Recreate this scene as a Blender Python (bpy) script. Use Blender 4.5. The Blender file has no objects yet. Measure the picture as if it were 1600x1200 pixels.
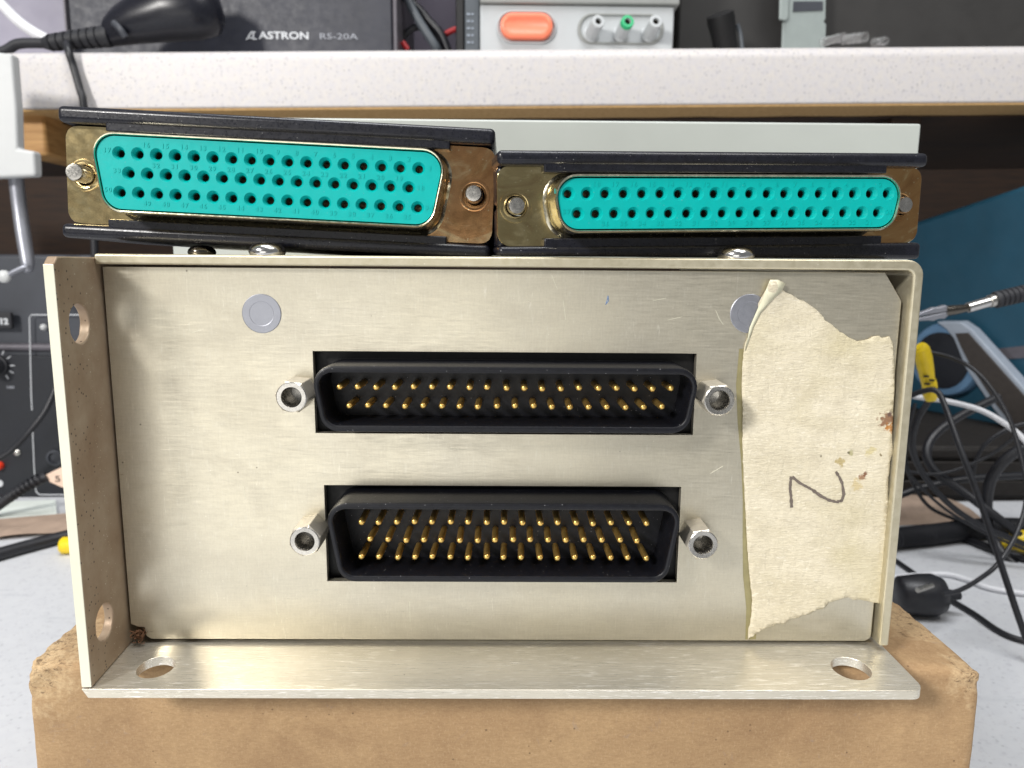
import bpy, bmesh, math, random
from mathutils import Vector, Matrix, noise, geometry
random.seed(7)
MM = 0.001
scene = bpy.context.scene
COL = scene.collection
rad = math.radians

# ------------------------------------------------------------------ camera
# measured: all lengths below are millimetres, x right, y away from the lens, z up,
# origin at the middle of the upper pin connector on the face panel
CAM = Vector((-0.02, -113.926, 19.777))
CR = Vector((0.99993412, -0.00857086, 0.0076354))
CU = Vector((-0.00617002, 0.1595857, 0.9871648))
CF = Vector((0.00967935, 0.98714687, -0.1595223))
FPX = 1158.785
cam_d = bpy.data.cameras.new('camera')
cam = bpy.data.objects.new('camera', cam_d)
COL.objects.link(cam)
cam.matrix_world = Matrix(((CR.x, CU.x, -CF.x, CAM.x * MM), (CR.y, CU.y, -CF.y, CAM.y * MM),
                           (CR.z, CU.z, -CF.z, CAM.z * MM), (0, 0, 0, 1)))
cam_d.sensor_width = 36
cam_d.lens = FPX / 1600 * 36
cam_d.clip_start = 0.002
cam_d.clip_end = 20
cam_d.dof.use_dof = True
cam_d.dof.focus_distance = 0.112
cam_d.dof.aperture_fstop = 46
scene.camera = cam

# ------------------------------------------------------------------ light
world = bpy.data.worlds.new('World')
scene.world = world
world.use_nodes = True
world.node_tree.nodes['Background'].inputs['Color'].default_value = (0.96, 0.98, 1.0, 1)
world.node_tree.nodes['Background'].inputs['Strength'].default_value = 0.23


def area(name, loc, aim, sx, sy, watt, col):
    d = bpy.data.lights.new(name, 'AREA')
    d.shape = 'RECTANGLE'
    d.size, d.size_y = sx * MM, sy * MM
    d.energy = watt
    d.color = col
    o = bpy.data.objects.new(name, d)
    COL.objects.link(o)
    o.location = Vector(loc) * MM
    o.rotation_euler = (Vector(aim) - Vector(loc)).to_track_quat('-Z', 'Y').to_euler()
    return o


area('bench_lamp', (-690, -740, 530), (0, 0, 0), 170, 170, 14.0, (1, 0.97, 0.93))
area('sheen_fill', (-330, -1350, -240), (0, 0, -10), 900, 560, 3.0, (1, 0.98, 0.94))  # added unseen fill, low behind the camera, for sheen on the panel
area('ceiling_lamp', (520, -420, 1150), (40, 60, 0), 500, 260, 6.5, (1, 0.98, 0.95))
area('ceiling_lamp', (-80, -60, 1250), (0, 60, 0), 800, 300, 13.0, (0.97, 0.98, 1))
vs = scene.view_settings
vs.view_transform = 'Standard'
vs.look = 'None'
vs.exposure = 0
vs.gamma = 1
vs.use_curve_mapping = False


# ------------------------------------------------------------------ pixel rays used for measuring
def ray(px, py):
    return CF + CR * ((px - 800) / FPX) + CU * ((600 - py) / FPX)


def atY(px, py, y):
    d = ray(px, py)
    return CAM + d * ((y - CAM.y) / d.y)


def atZ(px, py, z):
    d = ray(px, py)
    return CAM + d * ((z - CAM.z) / d.z)


# ------------------------------------------------------------------ materials
def lin(c):
    if isinstance(c, str):
        c = tuple(int(c[i:i + 2], 16) / 255 for i in (0, 2, 4))
        c = tuple(x / 12.92 if x <= 0.04045 else ((x + 0.055) / 1.055) ** 2.4 for x in c)
    return (c[0], c[1], c[2], 1)


class NT:
    def __init__(self, name):
        self.m = bpy.data.materials.new(name)
        self.m.use_nodes = True
        self.t = self.m.node_tree
        self.b = self.t.nodes['Principled BSDF']
        tc = self.t.nodes.new('ShaderNodeTexCoord')
        self.mp = self.t.nodes.new('ShaderNodeMapping')
        self.mp.inputs['Scale'].default_value = (1000, 1000, 1000)
        self.t.links.new(tc.outputs['Object'], self.mp.inputs['Vector'])
        self.co = self.mp.outputs['Vector']       # millimetres

    def n(self, kind, **kw):
        x = self.t.nodes.new(kind)
        for k, v in kw.items():
            if k in x.inputs:
                x.inputs[k].default_value = v
            else:
                setattr(x, k, v)
        return x

    def link(self, a, b):
        self.t.links.new(a, b)

    def scaled(self, sc):
        if isinstance(sc, (int, float)):
            sc = (sc, sc, sc)
        m = self.n('ShaderNodeMapping')
        m.inputs['Scale'].default_value = sc
        self.link(self.co, m.inputs['Vector'])
        return m.outputs['Vector']

    def noise(self, sc, detail=3, rough=0.6, dist=0.0):
        x = self.n('ShaderNodeTexNoise')
        x.inputs['Scale'].default_value = 1
        x.inputs['Detail'].default_value = detail
        x.inputs['Roughness'].default_value = rough
        x.inputs['Distortion'].default_value = dist
        self.link(self.scaled(sc), x.inputs['Vector'])
        return x.outputs['Fac']

    def ramp(self, v, lo, hi, a=0.0, b=1.0):
        x = self.n('ShaderNodeMapRange')
        x.inputs['From Min'].default_value = lo
        x.inputs['From Max'].default_value = hi
        x.inputs['To Min'].default_value = a
        x.inputs['To Max'].default_value = b
        x.clamp = True
        self.link(v, x.inputs['Value'])
        return x.outputs['Result']

    def mix(self, fac, a, b):
        x = self.n('ShaderNodeMix')
        x.data_type = 'RGBA'
        if hasattr(fac, 'is_linked'):
            self.link(fac, x.inputs[0])
        else:
            x.inputs[0].default_value = fac
        for s, i in ((a, 6), (b, 7)):
            if hasattr(s, 'is_linked'):
                self.link(s, x.inputs[i])
            else:
                x.inputs[i].default_value = s
        return x.outputs[2]

    def math(self, op, a, b=None):
        x = self.n('ShaderNodeMath')
        x.operation = op
        for s, i in ((a, 0), (b, 1)):
            if s is None:
                continue
            if hasattr(s, 'is_linked'):
                self.link(s, x.inputs[i])
            else:
                x.inputs[i].default_value = s
        return x.outputs[0]

    def spots(self, sc, r0, r1, keep):
        """sparse dots: voronoi cells, only a share of them kept"""
        x = self.n('ShaderNodeTexVoronoi')
        x.inputs['Scale'].default_value = 1
        self.link(self.scaled(sc), x.inputs['Vector'])
        d = self.ramp(x.outputs['Distance'], r0, r1, 1, 0)
        s = self.n('ShaderNodeSeparateColor')
        self.link(x.outputs['Color'], s.inputs[0])
        k = self.math('LESS_THAN', s.outputs[0], keep)
        return self.math('MULTIPLY', d, k)

    def blot(self, p, r, wob=0.5, sc=1.2):
        """one irregular stain round a point (mm)"""
        v = self.n('ShaderNodeVectorMath')
        v.operation = 'DISTANCE'
        self.link(self.co, v.inputs[0])
        v.inputs[1].default_value = p
        nz = self.noise(sc, 4)
        d = self.math('ADD', v.outputs['Value'], self.ramp(nz, 0.3, 0.7, -r * wob, r * wob))
        return self.ramp(d, r * 0.55, r, 1, 0)

    def bump(self, h, dist=0.1, strength=0.5):
        x = self.n('ShaderNodeBump')
        x.inputs['Distance'].default_value = dist * MM
        x.inputs['Strength'].default_value = strength
        self.link(h, x.inputs['Height'])
        prev = self.b.inputs['Normal']
        if prev.is_linked:
            self.link(prev.links[0].from_socket, x.inputs['Normal'])
        self.link(x.outputs['Normal'], prev)

    def col(self, c):
        if hasattr(c, 'is_linked'):
            self.link(c, self.b.inputs['Base Color'])
        else:
            self.b.inputs['Base Color'].default_value = c

    def rough(self, r):
        if hasattr(r, 'is_linked'):
            self.link(r, self.b.inputs['Roughness'])
        else:
            self.b.inputs['Roughness'].default_value = r


MATS = {}
cx0, cx1, cy0, cy1, cz0, cz1 = -77.4, 78.5, -2.6, 120.0, -119.4, -44.3      # carton


def plain(name, c, rough=0.5, metal=0.0, var=0.12, sc=0.6, bump=0.0, bsc=6, dust=0.0, spec=0.5, coat=0.0):
    """base colour with slow variation, fine relief and optional pale dust specks"""
    t = NT(name)
    c = lin(c)
    dark = tuple(x * (1 - var) for x in c[:3]) + (1,)
    lite = tuple(min(1, x * (1 + var)) for x in c[:3]) + (1,)
    cc = t.mix(t.ramp(t.noise(sc, 4), 0.3, 0.7), dark, lite)
    if dust:
        cc = t.mix(t.math('MULTIPLY', t.spots(1.5, 0.06, 0.12, 0.28), dust), cc, (0.5, 0.5, 0.52, 1))
        cc = t.mix(t.ramp(t.noise((2.5, 0.9, 6.0), 5, 0.75), 0.62, 0.85, 0, 0.35 * dust), cc, (0.25, 0.26, 0.29, 1))
    t.col(cc)
    t.rough(t.ramp(t.noise(sc * 3, 3), 0.3, 0.7, max(0.02, rough - 0.06), min(1, rough + 0.08)))
    t.b.inputs['Metallic'].default_value = metal
    t.b.inputs['Specular IOR Level'].default_value = spec
    t.b.inputs['Coat Weight'].default_value = coat
    if bump:
        t.bump(t.noise(bsc, 3), 0.1, bump)
    MATS[name] = t.m
    return t


def build_materials():
    # yellow chromated brushed aluminium (grain runs along x on the sheets)
    def alu(name, a, b, rough, grain, cross=0.0, dirt_shade=None, speck=0.0, gloss=0.0, met=0.72, smudge=False):
        t = NT(name)
        g = t.noise(grain, 4, 0.7)
        c = t.mix(t.ramp(t.noise(0.035, 3), 0.35, 0.65), lin(a), lin(b))
        gs = t.ramp(g, 0.3, 0.7)
        c = t.mix(t.math('MULTIPLY', gs, 0.34), c, lin('e2dccb'))
        if cross:
            g2 = t.noise((grain[2] * 0.8, grain[1], grain[0] * 1.5), 4, 0.7)
            c = t.mix(t.ramp(g2, 0.56, 0.75, 0, cross), c, lin('e6e2d4'))
        if dirt_shade:  # brown tint: grime plus the dim room reflection, both put into the colour
            dn = t.ramp(t.noise(0.16, 5, 0.65), 0.25, 0.75, 0.55, 1.0)
            c = t.mix(dn, c, lin(dirt_shade))
        if speck:
            c = t.mix(t.math('MULTIPLY', t.spots(1.1, 0.1, 0.22, 0.35), speck), c, lin('3a2c22'))
            c = t.mix(t.math('MULTIPLY', t.spots(1.7, 0.06, 0.14, 0.25), speck), c, lin('d8cdb0'))
        # fine pits and bright nicks
        c = t.mix(t.math('MULTIPLY', t.spots(0.9, 0.05, 0.12, 0.18), 0.5), c, lin('f4efe0'))
        c = t.mix(t.math('MULTIPLY', t.spots(0.33, 0.03, 0.06, 0.25), 0.7), c, lin('4a4036'))
        if gloss:
            # bright brush streaks: glossy highlights painted into the colour
            st = t.noise((0.32, 4.2, 5.0), 3, 0.7)
            st = t.math('MULTIPLY', t.ramp(st, 0.55, 0.66, 0, gloss), t.ramp(t.noise(0.05, 3), 0.35, 0.6, 0.25, 1.0))
            c = t.mix(st, c, lin('fffbf2'))
        rg = t.ramp(g, 0.3, 0.7, rough - 0.07, rough + 0.09)
        if smudge:
            # finger smears and rubbed patches
            sm = t.noise((0.06, 0.06, 0.10), 5, 0.65, 1.5)
            c = t.mix(t.ramp(sm, 0.45, 0.72, 0, 0.22), c, lin('b3aa98'))
            c = t.mix(t.ramp(t.noise((0.9, 1, 0.12), 4, 0.8, 0.6), 0.64, 0.70, 0, 0.55), c, lin('efeadb'))
            for gs_ in ((0.30, 3, 3.6), (3.4, 3, 0.40), (2.6, 2.6, 2.6)):
                c = t.mix(t.ramp(t.noise(gs_, 3, 0.7), 0.38, 0.56, 0.07, 0), c, lin('8f8777'))
            rg = t.math('ADD', rg, t.ramp(sm, 0.35, 0.75, 0.0, 0.05))
        t.col(c)
        t.b.inputs['Metallic'].default_value = met if not dirt_shade else 0.3
        t.rough(rg)
        t.b.inputs['Anisotropic'].default_value = 0.4
        t.bump(g, 0.02, 0.07)
        t.bump(t.noise(2.2, 3), 0.05, 0.05)
        MATS[name] = t.m
        return t
    alu('panel_metal', 'cbc5b4', 'd6cfba', 0.33, (0.22, 3, 3.4), cross=0.6, smudge=True, met=0.85)
    alu('shelf_metal', 'c9c3b4', 'd7d0c0', 0.31, (0.16, 6.0, 5), gloss=1.0)
    alu('flange_metal', 'b3a48e', 'bfb19a', 0.5, (1.2, 0.8, 0.8), dirt_shade='8b745d', speck=1.0)
    alu('cover_metal', 'bab298', 'c9c0a4', 0.4, (1.0, 1.0, 1.0))
    alu('edge_metal', 'dcdcc6', 'ecebd8', 0.42, (2.5, 2.5, 2.5), met=0.35)
    plain('rivet_metal', '9c9ea6', 0.4, 0.7, 0.035, 0.4, bump=0.12, bsc=3)
    plain('steel', 'bdbab4', 0.27, 1.0, 0.12, 1.2, bump=0.03, bsc=3)
    plain('post_steel', 'cfc8ba', 0.34, 0.6, 0.1, 1.2)
    plain('bright_steel', 'cfcdcb', 0.18, 1.0, 0.1, 2.0, bump=0.06, bsc=5)
    plain('dark_steel', '6a655e', 0.2, 1.0, 0.2, 1.0)
    plain('gold', 'f0c873', 0.34, 0.9, 0.15, 1.5)
    plain('contact_metal', '857b66', 0.3, 0.9, 0.2, 2)
    plain('black_plastic', '171820', 0.30, 0, 0.3, 1.0, bump=0.08, bsc=5, dust=0.5, spec=0.4)
    plain('black_shell', '0e0f15', 0.40, 0, 0.3, 1.0, bump=0.14, bsc=4, dust=0.5, spec=0.35)
    plain('deep_black', '08080a', 0.55, 0, 0.3, 1.0)
    plain('cable_black', '1c1d22', 0.42, 0, 0.25, 0.5, bump=0.05, bsc=3)
    plain('cable_white', 'd9dade', 0.45, 0, 0.05, 0.2)
    plain('cable_red', 'a8262a', 0.45, 0, 0.1, 0.2)
    plain('yellow_plastic', 'e2c31c', 0.42, 0, 0.08, 0.3)
    plain('rubber', '202126', 0.6, 0, 0.2, 0.6, bump=0.1, bsc=3)
    plain('pale_grey_paint', 'b2b7b2', 0.45, 0, 0.03, 0.05, bump=0.05, bsc=2)
    plain('white_plastic', 'bcbebe', 0.42, 0, 0.03, 0.05)
    plain('white_print', 'c9ccd0', 0.6, 0, 0.05, 1)
    plain('grey_print', '9b9ea6', 0.6, 0, 0.08, 1)
    plain('supply_paint', '292b35', 0.5, 0, 0.12, 0.08, bump=0.12, bsc=2)
    plain('trim_grey', '5d5a60', 0.45, 0.3, 0.1, 0.3)
    plain('instrument_grey', 'b4b8ba', 0.5, 0, 0.03, 0.08, bump=0.05, bsc=3)
    plain('instrument_dark', '8b8d8a', 0.5, 0, 0.05, 0.08)
    plain('slate_plastic', '4c5258', 0.5, 0, 0.08, 0.3)
    plain('orange_plastic', 'f08060', 0.42, 0, 0.05, 0.4)
    plain('green_plastic', '12a86c', 0.4, 0, 0.05, 0.4)
    plain('red_plastic', 'e03a20', 0.4, 0, 0.05, 0.4)
    plain('charcoal_panel', '2a2928', 0.55, 0, 0.1, 0.03, bump=0.06, bsc=1.5)
    plain('lavender_panel', '8d8a98', 0.55, 0, 0.08, 0.03)
    plain('bracket_grey', '939c9a', 0.45, 0.2, 0.05, 0.1)
    plain('gear_grey', '383b42', 0.5, 0, 0.1, 0.06, bump=0.1, bsc=2)
    plain('gear_black', '14171e', 0.5, 0, 0.15, 0.08, bump=0.08, bsc=2)
    plain('blue_paint', '1c465a', 0.5, 0, 0.1, 0.04, bump=0.15, bsc=2.5)
    plain('hub_blue', '5b7c9c', 0.5, 0, 0.08, 0.1)
    plain('handle_grey', '8f98a4', 0.5, 0, 0.08, 0.1)
    plain('rack_brown', '191410', 0.7, 0, 0.2, 0.1)
    plain('handle_insert', '35302d', 0.7, 0, 0.15, 0.3, bump=0.2, bsc=3)
    plain('paper', 'd5dcd6', 0.8, 0, 0.04, 0.1)
    plain('cream_label', 'e8cdb8', 0.7, 0, 0.05, 0.3)
    plain('tan_cloth', '9c8878', 0.9, 0, 0.12, 0.15, bump=0.3, bsc=2)
    plain('tape_back', 'd8d5ba', 0.5, 0, 0.06, 0.5, bump=0.2, bsc=1.5)
    plain('ink', '6a6058', 0.7, 0, 0.3, 3)
    plain('blue_ink', '6f86a8', 0.6, 0, 0.3, 3)
    plain('residue', '9d946c', 0.4, 0.35, 0.15, 0.4)
    plain('brown_fibre', '6b4a32', 0.8, 0, 0.4, 1.5)
    plain('dust_fibre', 'b9b4aa', 0.9, 0, 0.1, 1.5)
    plain('grey_blob', '6d767c', 0.4, 0, 0.1, 0.3)
    # teal moulding
    t = plain('teal', '00a8a3', 0.38, 0, 0.04, 0.4, bump=0.04, bsc=3, spec=0.28, dust=0.22)
    # chromated steel shells: gold, with coppery and dark reflections painted into the colour
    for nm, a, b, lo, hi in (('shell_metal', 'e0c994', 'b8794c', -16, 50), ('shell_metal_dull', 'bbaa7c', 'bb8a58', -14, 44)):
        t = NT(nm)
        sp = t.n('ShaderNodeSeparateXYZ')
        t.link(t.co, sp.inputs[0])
        copper_refl = t.math('ADD', sp.outputs[0], t.ramp(t.noise(0.12, 3, 0.6, 0.8), 0.2, 0.8, -7, 7))  # copper reflection painted along the length, edge broken by noise
        c = t.mix(t.ramp(copper_refl, lo, hi), lin(a), lin(b))
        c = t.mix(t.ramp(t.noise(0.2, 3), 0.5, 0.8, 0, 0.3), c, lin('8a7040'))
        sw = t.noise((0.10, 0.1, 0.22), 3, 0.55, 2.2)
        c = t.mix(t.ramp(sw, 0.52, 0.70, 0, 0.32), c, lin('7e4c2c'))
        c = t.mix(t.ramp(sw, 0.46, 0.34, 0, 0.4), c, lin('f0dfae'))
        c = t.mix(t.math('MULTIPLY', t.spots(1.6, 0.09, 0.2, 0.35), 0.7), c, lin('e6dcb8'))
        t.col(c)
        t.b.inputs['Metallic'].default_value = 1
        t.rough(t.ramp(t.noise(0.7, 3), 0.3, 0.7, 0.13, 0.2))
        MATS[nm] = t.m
    plain('rim_metal', 'd6cfb6', 0.2, 1.0, 0.12, 0.6, bump=0.05, bsc=3)
    # masking tape
    t = NT('masking_tape')
    c = t.mix(t.ramp(t.noise((0.10, 1, 0.25), 5, 0.65), 0.3, 0.7), lin('ccc2a8'), lin('dcd3bc'))
    c = t.mix(t.ramp(t.noise((1.2, 1, 3.5), 4, 0.7), 0.54, 0.68, 0, 0.7), c, lin('e8e0cb'))
    c = t.mix(t.ramp(t.noise((2.0, 1, 1.4), 5, 0.75), 0.54, 0.74, 0, 0.3), c, lin('8f8770'))
    c = t.mix(t.ramp(t.noise((0.28, 1, 0.45), 5, 0.7, 0.6), 0.46, 0.66, 0, 0.35), c, lin('b3a993'))
    c = t.mix(t.ramp(t.noise((0.5, 1, 2.2), 4, 0.75, 1.2), 0.60, 0.66, 0, 0.6), c, lin('f0e9d8'))
    c = t.mix(t.ramp(t.noise(0.06, 2), 0.5, 0.7, 0, 0.35), c, lin('b9ae80'))
    for (px, py, r, cc, s) in ((1347, 745, 0.75, '85542c', 0.8), (1352, 741, 0.45, '6e4020', 0.7), (1313, 722, 0.8, 'a08a44', 0.7),
                               (1330, 708, 0.5, '8f8a50', 0.6), (1376, 711, 0.28, '6b5a2c', 0.8), (1326, 708, 0.25, '55503a', 0.8),
                               (1389, 655, 1.4, '7a4a28', 0.85), (1393, 668, 0.9, 'b5762c', 0.8), (1391, 647, 0.55, '4c3a3c', 0.7),
                               (1340, 757, 1.1, 'c0a868', 0.5), (1360, 705, 0.9, 'c0b06a', 0.5), (1283, 713, 0.2, '55503a', 0.7)):
        p = atY(px, py, -0.3)
        c = t.mix(t.math('MULTIPLY', t.blot((p.x, p.y, p.z), r, 0.6, 1.6), s), c, lin(cc))
    t.col(c)
    t.rough(0.52)
    t.b.inputs['Subsurface Weight'].default_value = 0.0
    t.bump(t.noise((0.8, 1, 3.4), 4, 0.6, 0.5), 0.2, 0.8)
    t.bump(t.noise((0.5, 0.5, 0.2), 3, 0.6, 0.8), 0.5, 0.35)
    MATS['masking_tape'] = t.m
    # kraft board
    t = NT('cardboard')
    c = t.mix(t.ramp(t.noise(0.05, 4), 0.35, 0.65), lin('a28460'), lin('b1936c'))
    c = t.mix(t.ramp(t.noise((1.1, 1.1, 3.4), 5, 0.75), 0.36, 0.68, 0, 0.42), c, lin('76593c'))
    c = t.mix(t.ramp(t.noise((3.0, 3.0, 1.6), 4, 0.7), 0.52, 0.72, 0, 0.35), c, lin('c8ad88'))
    c = t.mix(t.math('MULTIPLY', t.spots(0.55, 0.05, 0.13, 0.22), 0.7), c, lin('4a3423'))
    c = t.mix(t.ramp(t.noise(0.09, 5, 0.7, 0.8), 0.48, 0.72, 0, 0.4), c, lin('7d5f42'))
    c = t.mix(t.ramp(t.noise(0.22, 5, 0.7, 1.0), 0.63, 0.72, 0, 0.35), c, lin('8d7f78'))
    for p_, r_, k_ in (((-77, -3, -45), 9, 0.75), ((-75, 6, -44), 7, 0.6), ((78, -2, -45.5), 6, 0.6), ((77, 14, -45), 9, 0.45)):
        q_ = (p_[0] - (cx0 + cx1) / 2, p_[1] - (cy0 + cy1) / 2, p_[2] - cz0)
        c = t.mix(t.math('MULTIPLY', t.blot(q_, r_, 0.5, 0.5), t.ramp(t.noise((1.5, 1.5, 2.2), 5, 0.75), 0.35, 0.6, 0.1, k_)), c, lin('c9b08a'))
        c = t.mix(t.math('MULTIPLY', t.blot(q_, r_ * 0.8, 0.6, 0.6), t.ramp(t.noise((0.9, 0.9, 1.6), 5, 0.75, 1.0), 0.50, 0.62, 0, 0.75)), c, lin('4e3b28'))
    t.col(c)
    t.rough(0.82)
    t.bump(t.noise((2.4, 2.4, 3.0), 4, 0.7), 0.09, 0.5)
    t.bump(t.noise(0.2, 3), 0.5, 0.25)
    MATS['cardboard'] = t.m
    plain('torn_board', 'c3a070', 0.9, 0, 0.25, 0.9, bump=0.5, bsc=3)
    # speckled laminate
    for nm, base, k in (('laminate', 'c1bec0', 1.0), ('bench_laminate', 'c3c5c9', 0.6)):
        t = NT(nm)
        c = t.mix(t.ramp(t.noise(0.25, 4), 0.35, 0.7), lin(base), lin('c9c4bf' if k == 1 else 'c8cacd'))
        c = t.mix(t.ramp(t.noise(0.42, 4, 0.7), 0.55, 0.68, 0, 0.5 * k), c, lin('8f8d97'))
        c = t.mix(t.math('MULTIPLY', t.spots(0.38, 0.10, 0.24, 0.45), 0.55 * k), c, lin('6e6e78'))
        c = t.mix(t.math('MULTIPLY', t.spots(0.8, 0.1, 0.25, 0.2), 0.5 * k), c, lin('9c8e82'))
        if k < 1:
            c = t.mix(t.ramp(t.noise((0.02, 0.12, 0.02), 4, 0.7, 1.0), 0.60, 0.72, 0, 0.35), c, lin('9b9fa6'))
        t.col(c)
        t.rough(0.5)
        t.bump(t.noise(2, 3), 0.08, 0.12)
        MATS[nm] = t.m
    # particle board edge and wood
    t = NT('fibreboard')
    c = t.mix(t.ramp(t.noise(0.5, 5, 0.7), 0.35, 0.65), lin('b08c58'), lin('c8a473'))
    t.col(c)
    t.rough(0.85)
    t.bump(t.noise(0.8, 4), 0.2, 0.4)
    MATS['fibreboard'] = t.m
    for nm, a, b in (('pine', 'a87c48', 'c99d64'), ('brown_wood', '26180f', '3a2617')):
        t = NT(nm)
        c = t.mix(t.ramp(t.noise((0.02, 0.04, 0.35), 4, 0.6, 0.8), 0.35, 0.65), lin(a), lin(b))
        t.col(c)
        t.rough(0.6)
        t.bump(t.noise((0.05, 0.1, 0.8), 3), 0.2, 0.2)
        MATS[nm] = t.m
    # woven grey grille cloth
    t = NT('woven_grey')
    w = t.n('ShaderNodeTexWave')
    w.inputs['Scale'].default_value = 0.35
    t.link(t.co, w.inputs['Vector'])
    w.bands_direction = 'Z'
    w2 = t.n('ShaderNodeTexWave')
    w2.inputs['Scale'].default_value = 0.35
    w2.bands_direction = 'X'
    t.link(t.co, w2.inputs['Vector'])
    f = t.math('MULTIPLY', w.outputs['Fac'], w2.outputs['Fac'])
    t.col(t.mix(f, lin('6f6976'), lin('8f8998')))
    t.rough(0.8)
    MATS['woven_grey'] = t.m
    # clear plastic
    t = NT('clear_plastic')
    t.col((0.9, 0.9, 0.9, 1))
    t.rough(0.08)
    t.b.inputs['Transmission Weight'].default_value = 0.9
    t.b.inputs['IOR'].default_value = 1.35
    MATS['clear_plastic'] = t.m


build_materials()


# ------------------------------------------------------------------ geometry helpers
class G:
    """verts and faces in millimetres"""

    def __init__(self):
        self.v = []
        self.f = []

    def add(self, vs, fs):
        o = len(self.v)
        self.v += [Vector(p) for p in vs]
        self.f += [tuple(i + o for i in q) for q in fs]
        return self

    def merge(self, g, M=None):
        return self.add([(M @ p if M is not None else p) for p in g.v], g.f)

    def box(self, a, b):
        x0, y0, z0 = (min(a[i], b[i]) for i in range(3))
        x1, y1, z1 = (max(a[i], b[i]) for i in range(3))
        return self.add([(x0, y0, z0), (x1, y0, z0), (x1, y1, z0), (x0, y1, z0), (x0, y0, z1), (x1, y0, z1), (x1, y1, z1), (x0, y1, z1)],
                        [(0, 3, 2, 1), (4, 5, 6, 7), (0, 1, 5, 4), (1, 2, 6, 5), (2, 3, 7, 6), (3, 0, 4, 7)])

    def prism(self, pts, d):
        """closed 3-D polygon pushed along d"""
        n = len(pts)
        d = Vector(d)
        return self.add([Vector(p) for p in pts] + [Vector(p) + d for p in pts],
                        [tuple(range(n))[::-1], tuple(range(n, 2 * n))] + [(i, (i + 1) % n, n + (i + 1) % n, n + i) for i in range(n)])

    def loft(self, loops, cap0=True, cap1=True):
        n = len(loops[0])
        vs = [p for l in loops for p in l]
        fs = []
        for k in range(len(loops) - 1):
            for i in range(n):
                j = (i + 1) % n
                fs.append((k * n + i, k * n + j, (k + 1) * n + j, (k + 1) * n + i))
        if cap0:
            fs.append(tuple(range(n))[::-1])
        if cap1:
            fs.append(tuple(range((len(loops) - 1) * n, len(loops) * n)))
        return self.add(vs, fs)

    def lathe(self, c, axis, prof, n=20, ph=0.0, cap0=True, cap1=True):
        """prof: (radius, distance along axis)"""
        c, a = Vector(c), Vector(axis).normalized()
        u = a.orthogonal().normalized()
        w = a.cross(u)
        loops = [[c + a * t + (u * math.cos(ph + 2 * math.pi * i / n) + w * math.sin(ph + 2 * math.pi * i / n)) * r for i in range(n)]
                 for r, t in prof]
        return self.loft(loops, cap0, cap1)

    def tube(self, pts, r, n=10, sub=6, caps=True):
        pts = [Vector(p) for p in pts]
        rs = r if isinstance(r, (list, tuple)) else [r] * len(pts)
        P, Rr = [], []
        if len(pts) > 2 and sub > 1:
            e = [pts[0] * 2 - pts[1]] + pts + [pts[-1] * 2 - pts[-2]]
            for k in range(len(pts) - 1):
                p0, p1, p2, p3 = e[k:k + 4]
                for s in range(sub):
                    t = s / sub
                    P.append(0.5 * (2 * p1 + (p2 - p0) * t + (2 * p0 - 5 * p1 + 4 * p2 - p3) * t * t + (3 * p1 - p0 - 3 * p2 + p3) * t ** 3))
                    Rr.append(rs[k] * (1 - t) + rs[k + 1] * t)
            P.append(pts[-1])
            Rr.append(rs[-1])
        else:
            P, Rr = pts, list(rs)
        T = []
        for i in range(len(P)):
            d = P[min(i + 1, len(P) - 1)] - P[max(i - 1, 0)]
            T.append(d.normalized() if d.length > 1e-9 else Vector((1, 0, 0)))
        u = T[0].orthogonal().normalized()
        loops = []
        for i, p in enumerate(P):
            u = (u - T[i] * u.dot(T[i])).normalized()
            w = T[i].cross(u)
            loops.append([p + (u * math.cos(2 * math.pi * k / n) + w * math.sin(2 * math.pi * k / n)) * Rr[i] for k in range(n)])
        return self.loft(loops, caps, caps)


def inside(p, poly):
    c = False
    n = len(poly)
    for i in range(n):
        a, b = poly[i], poly[i - 1]
        if (a[1] > p[1]) != (b[1] > p[1]) and p[0] < (b[0] - a[0]) * (p[1] - a[1]) / (b[1] - a[1]) + a[0]:
            c = not c
    return c


def tri2d(outer, holes, extra=()):
    vs, es = [], []
    for l in [outer] + list(holes):
        o = len(vs)
        vs += [Vector(p[:2]) for p in l]
        es += [(o + i, o + (i + 1) % len(l)) for i in range(len(l))]
    vs += [Vector(p) for p in extra]
    V, E, F, *_ = geometry.delaunay_2d_cdt(vs, es, [], 0, 1e-6)
    out = []
    for f in F:
        c = sum((V[i] for i in f), Vector((0, 0))) / len(f)
        if inside(c, outer) and not any(inside(c, h) for h in holes):
            out.append(tuple(f))
    return V, out


def plate(outer, holes, to3, d):
    """flat sheet with openings; to3 maps 2-D points to space, d is the thickness vector"""
    V, F = tri2d(outer, holes)
    g = G()
    d = Vector(d)
    P = [Vector(to3(p)) for p in V]
    g.add(P, F)
    g.add([p + d for p in P], [f[::-1] for f in F])
    for l in [outer] + list(holes):
        Q = [Vector(to3(p)) for p in l]
        n = len(Q)
        g.add(Q + [q + d for q in Q], [(i, (i + 1) % n, n + (i + 1) % n, n + i) for i in range(n)])
    return g


def circ(x, z, r, n=24):
    return [(x + r * math.cos(2 * math.pi * i / n), z + r * math.sin(2 * math.pi * i / n)) for i in range(n)]


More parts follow.
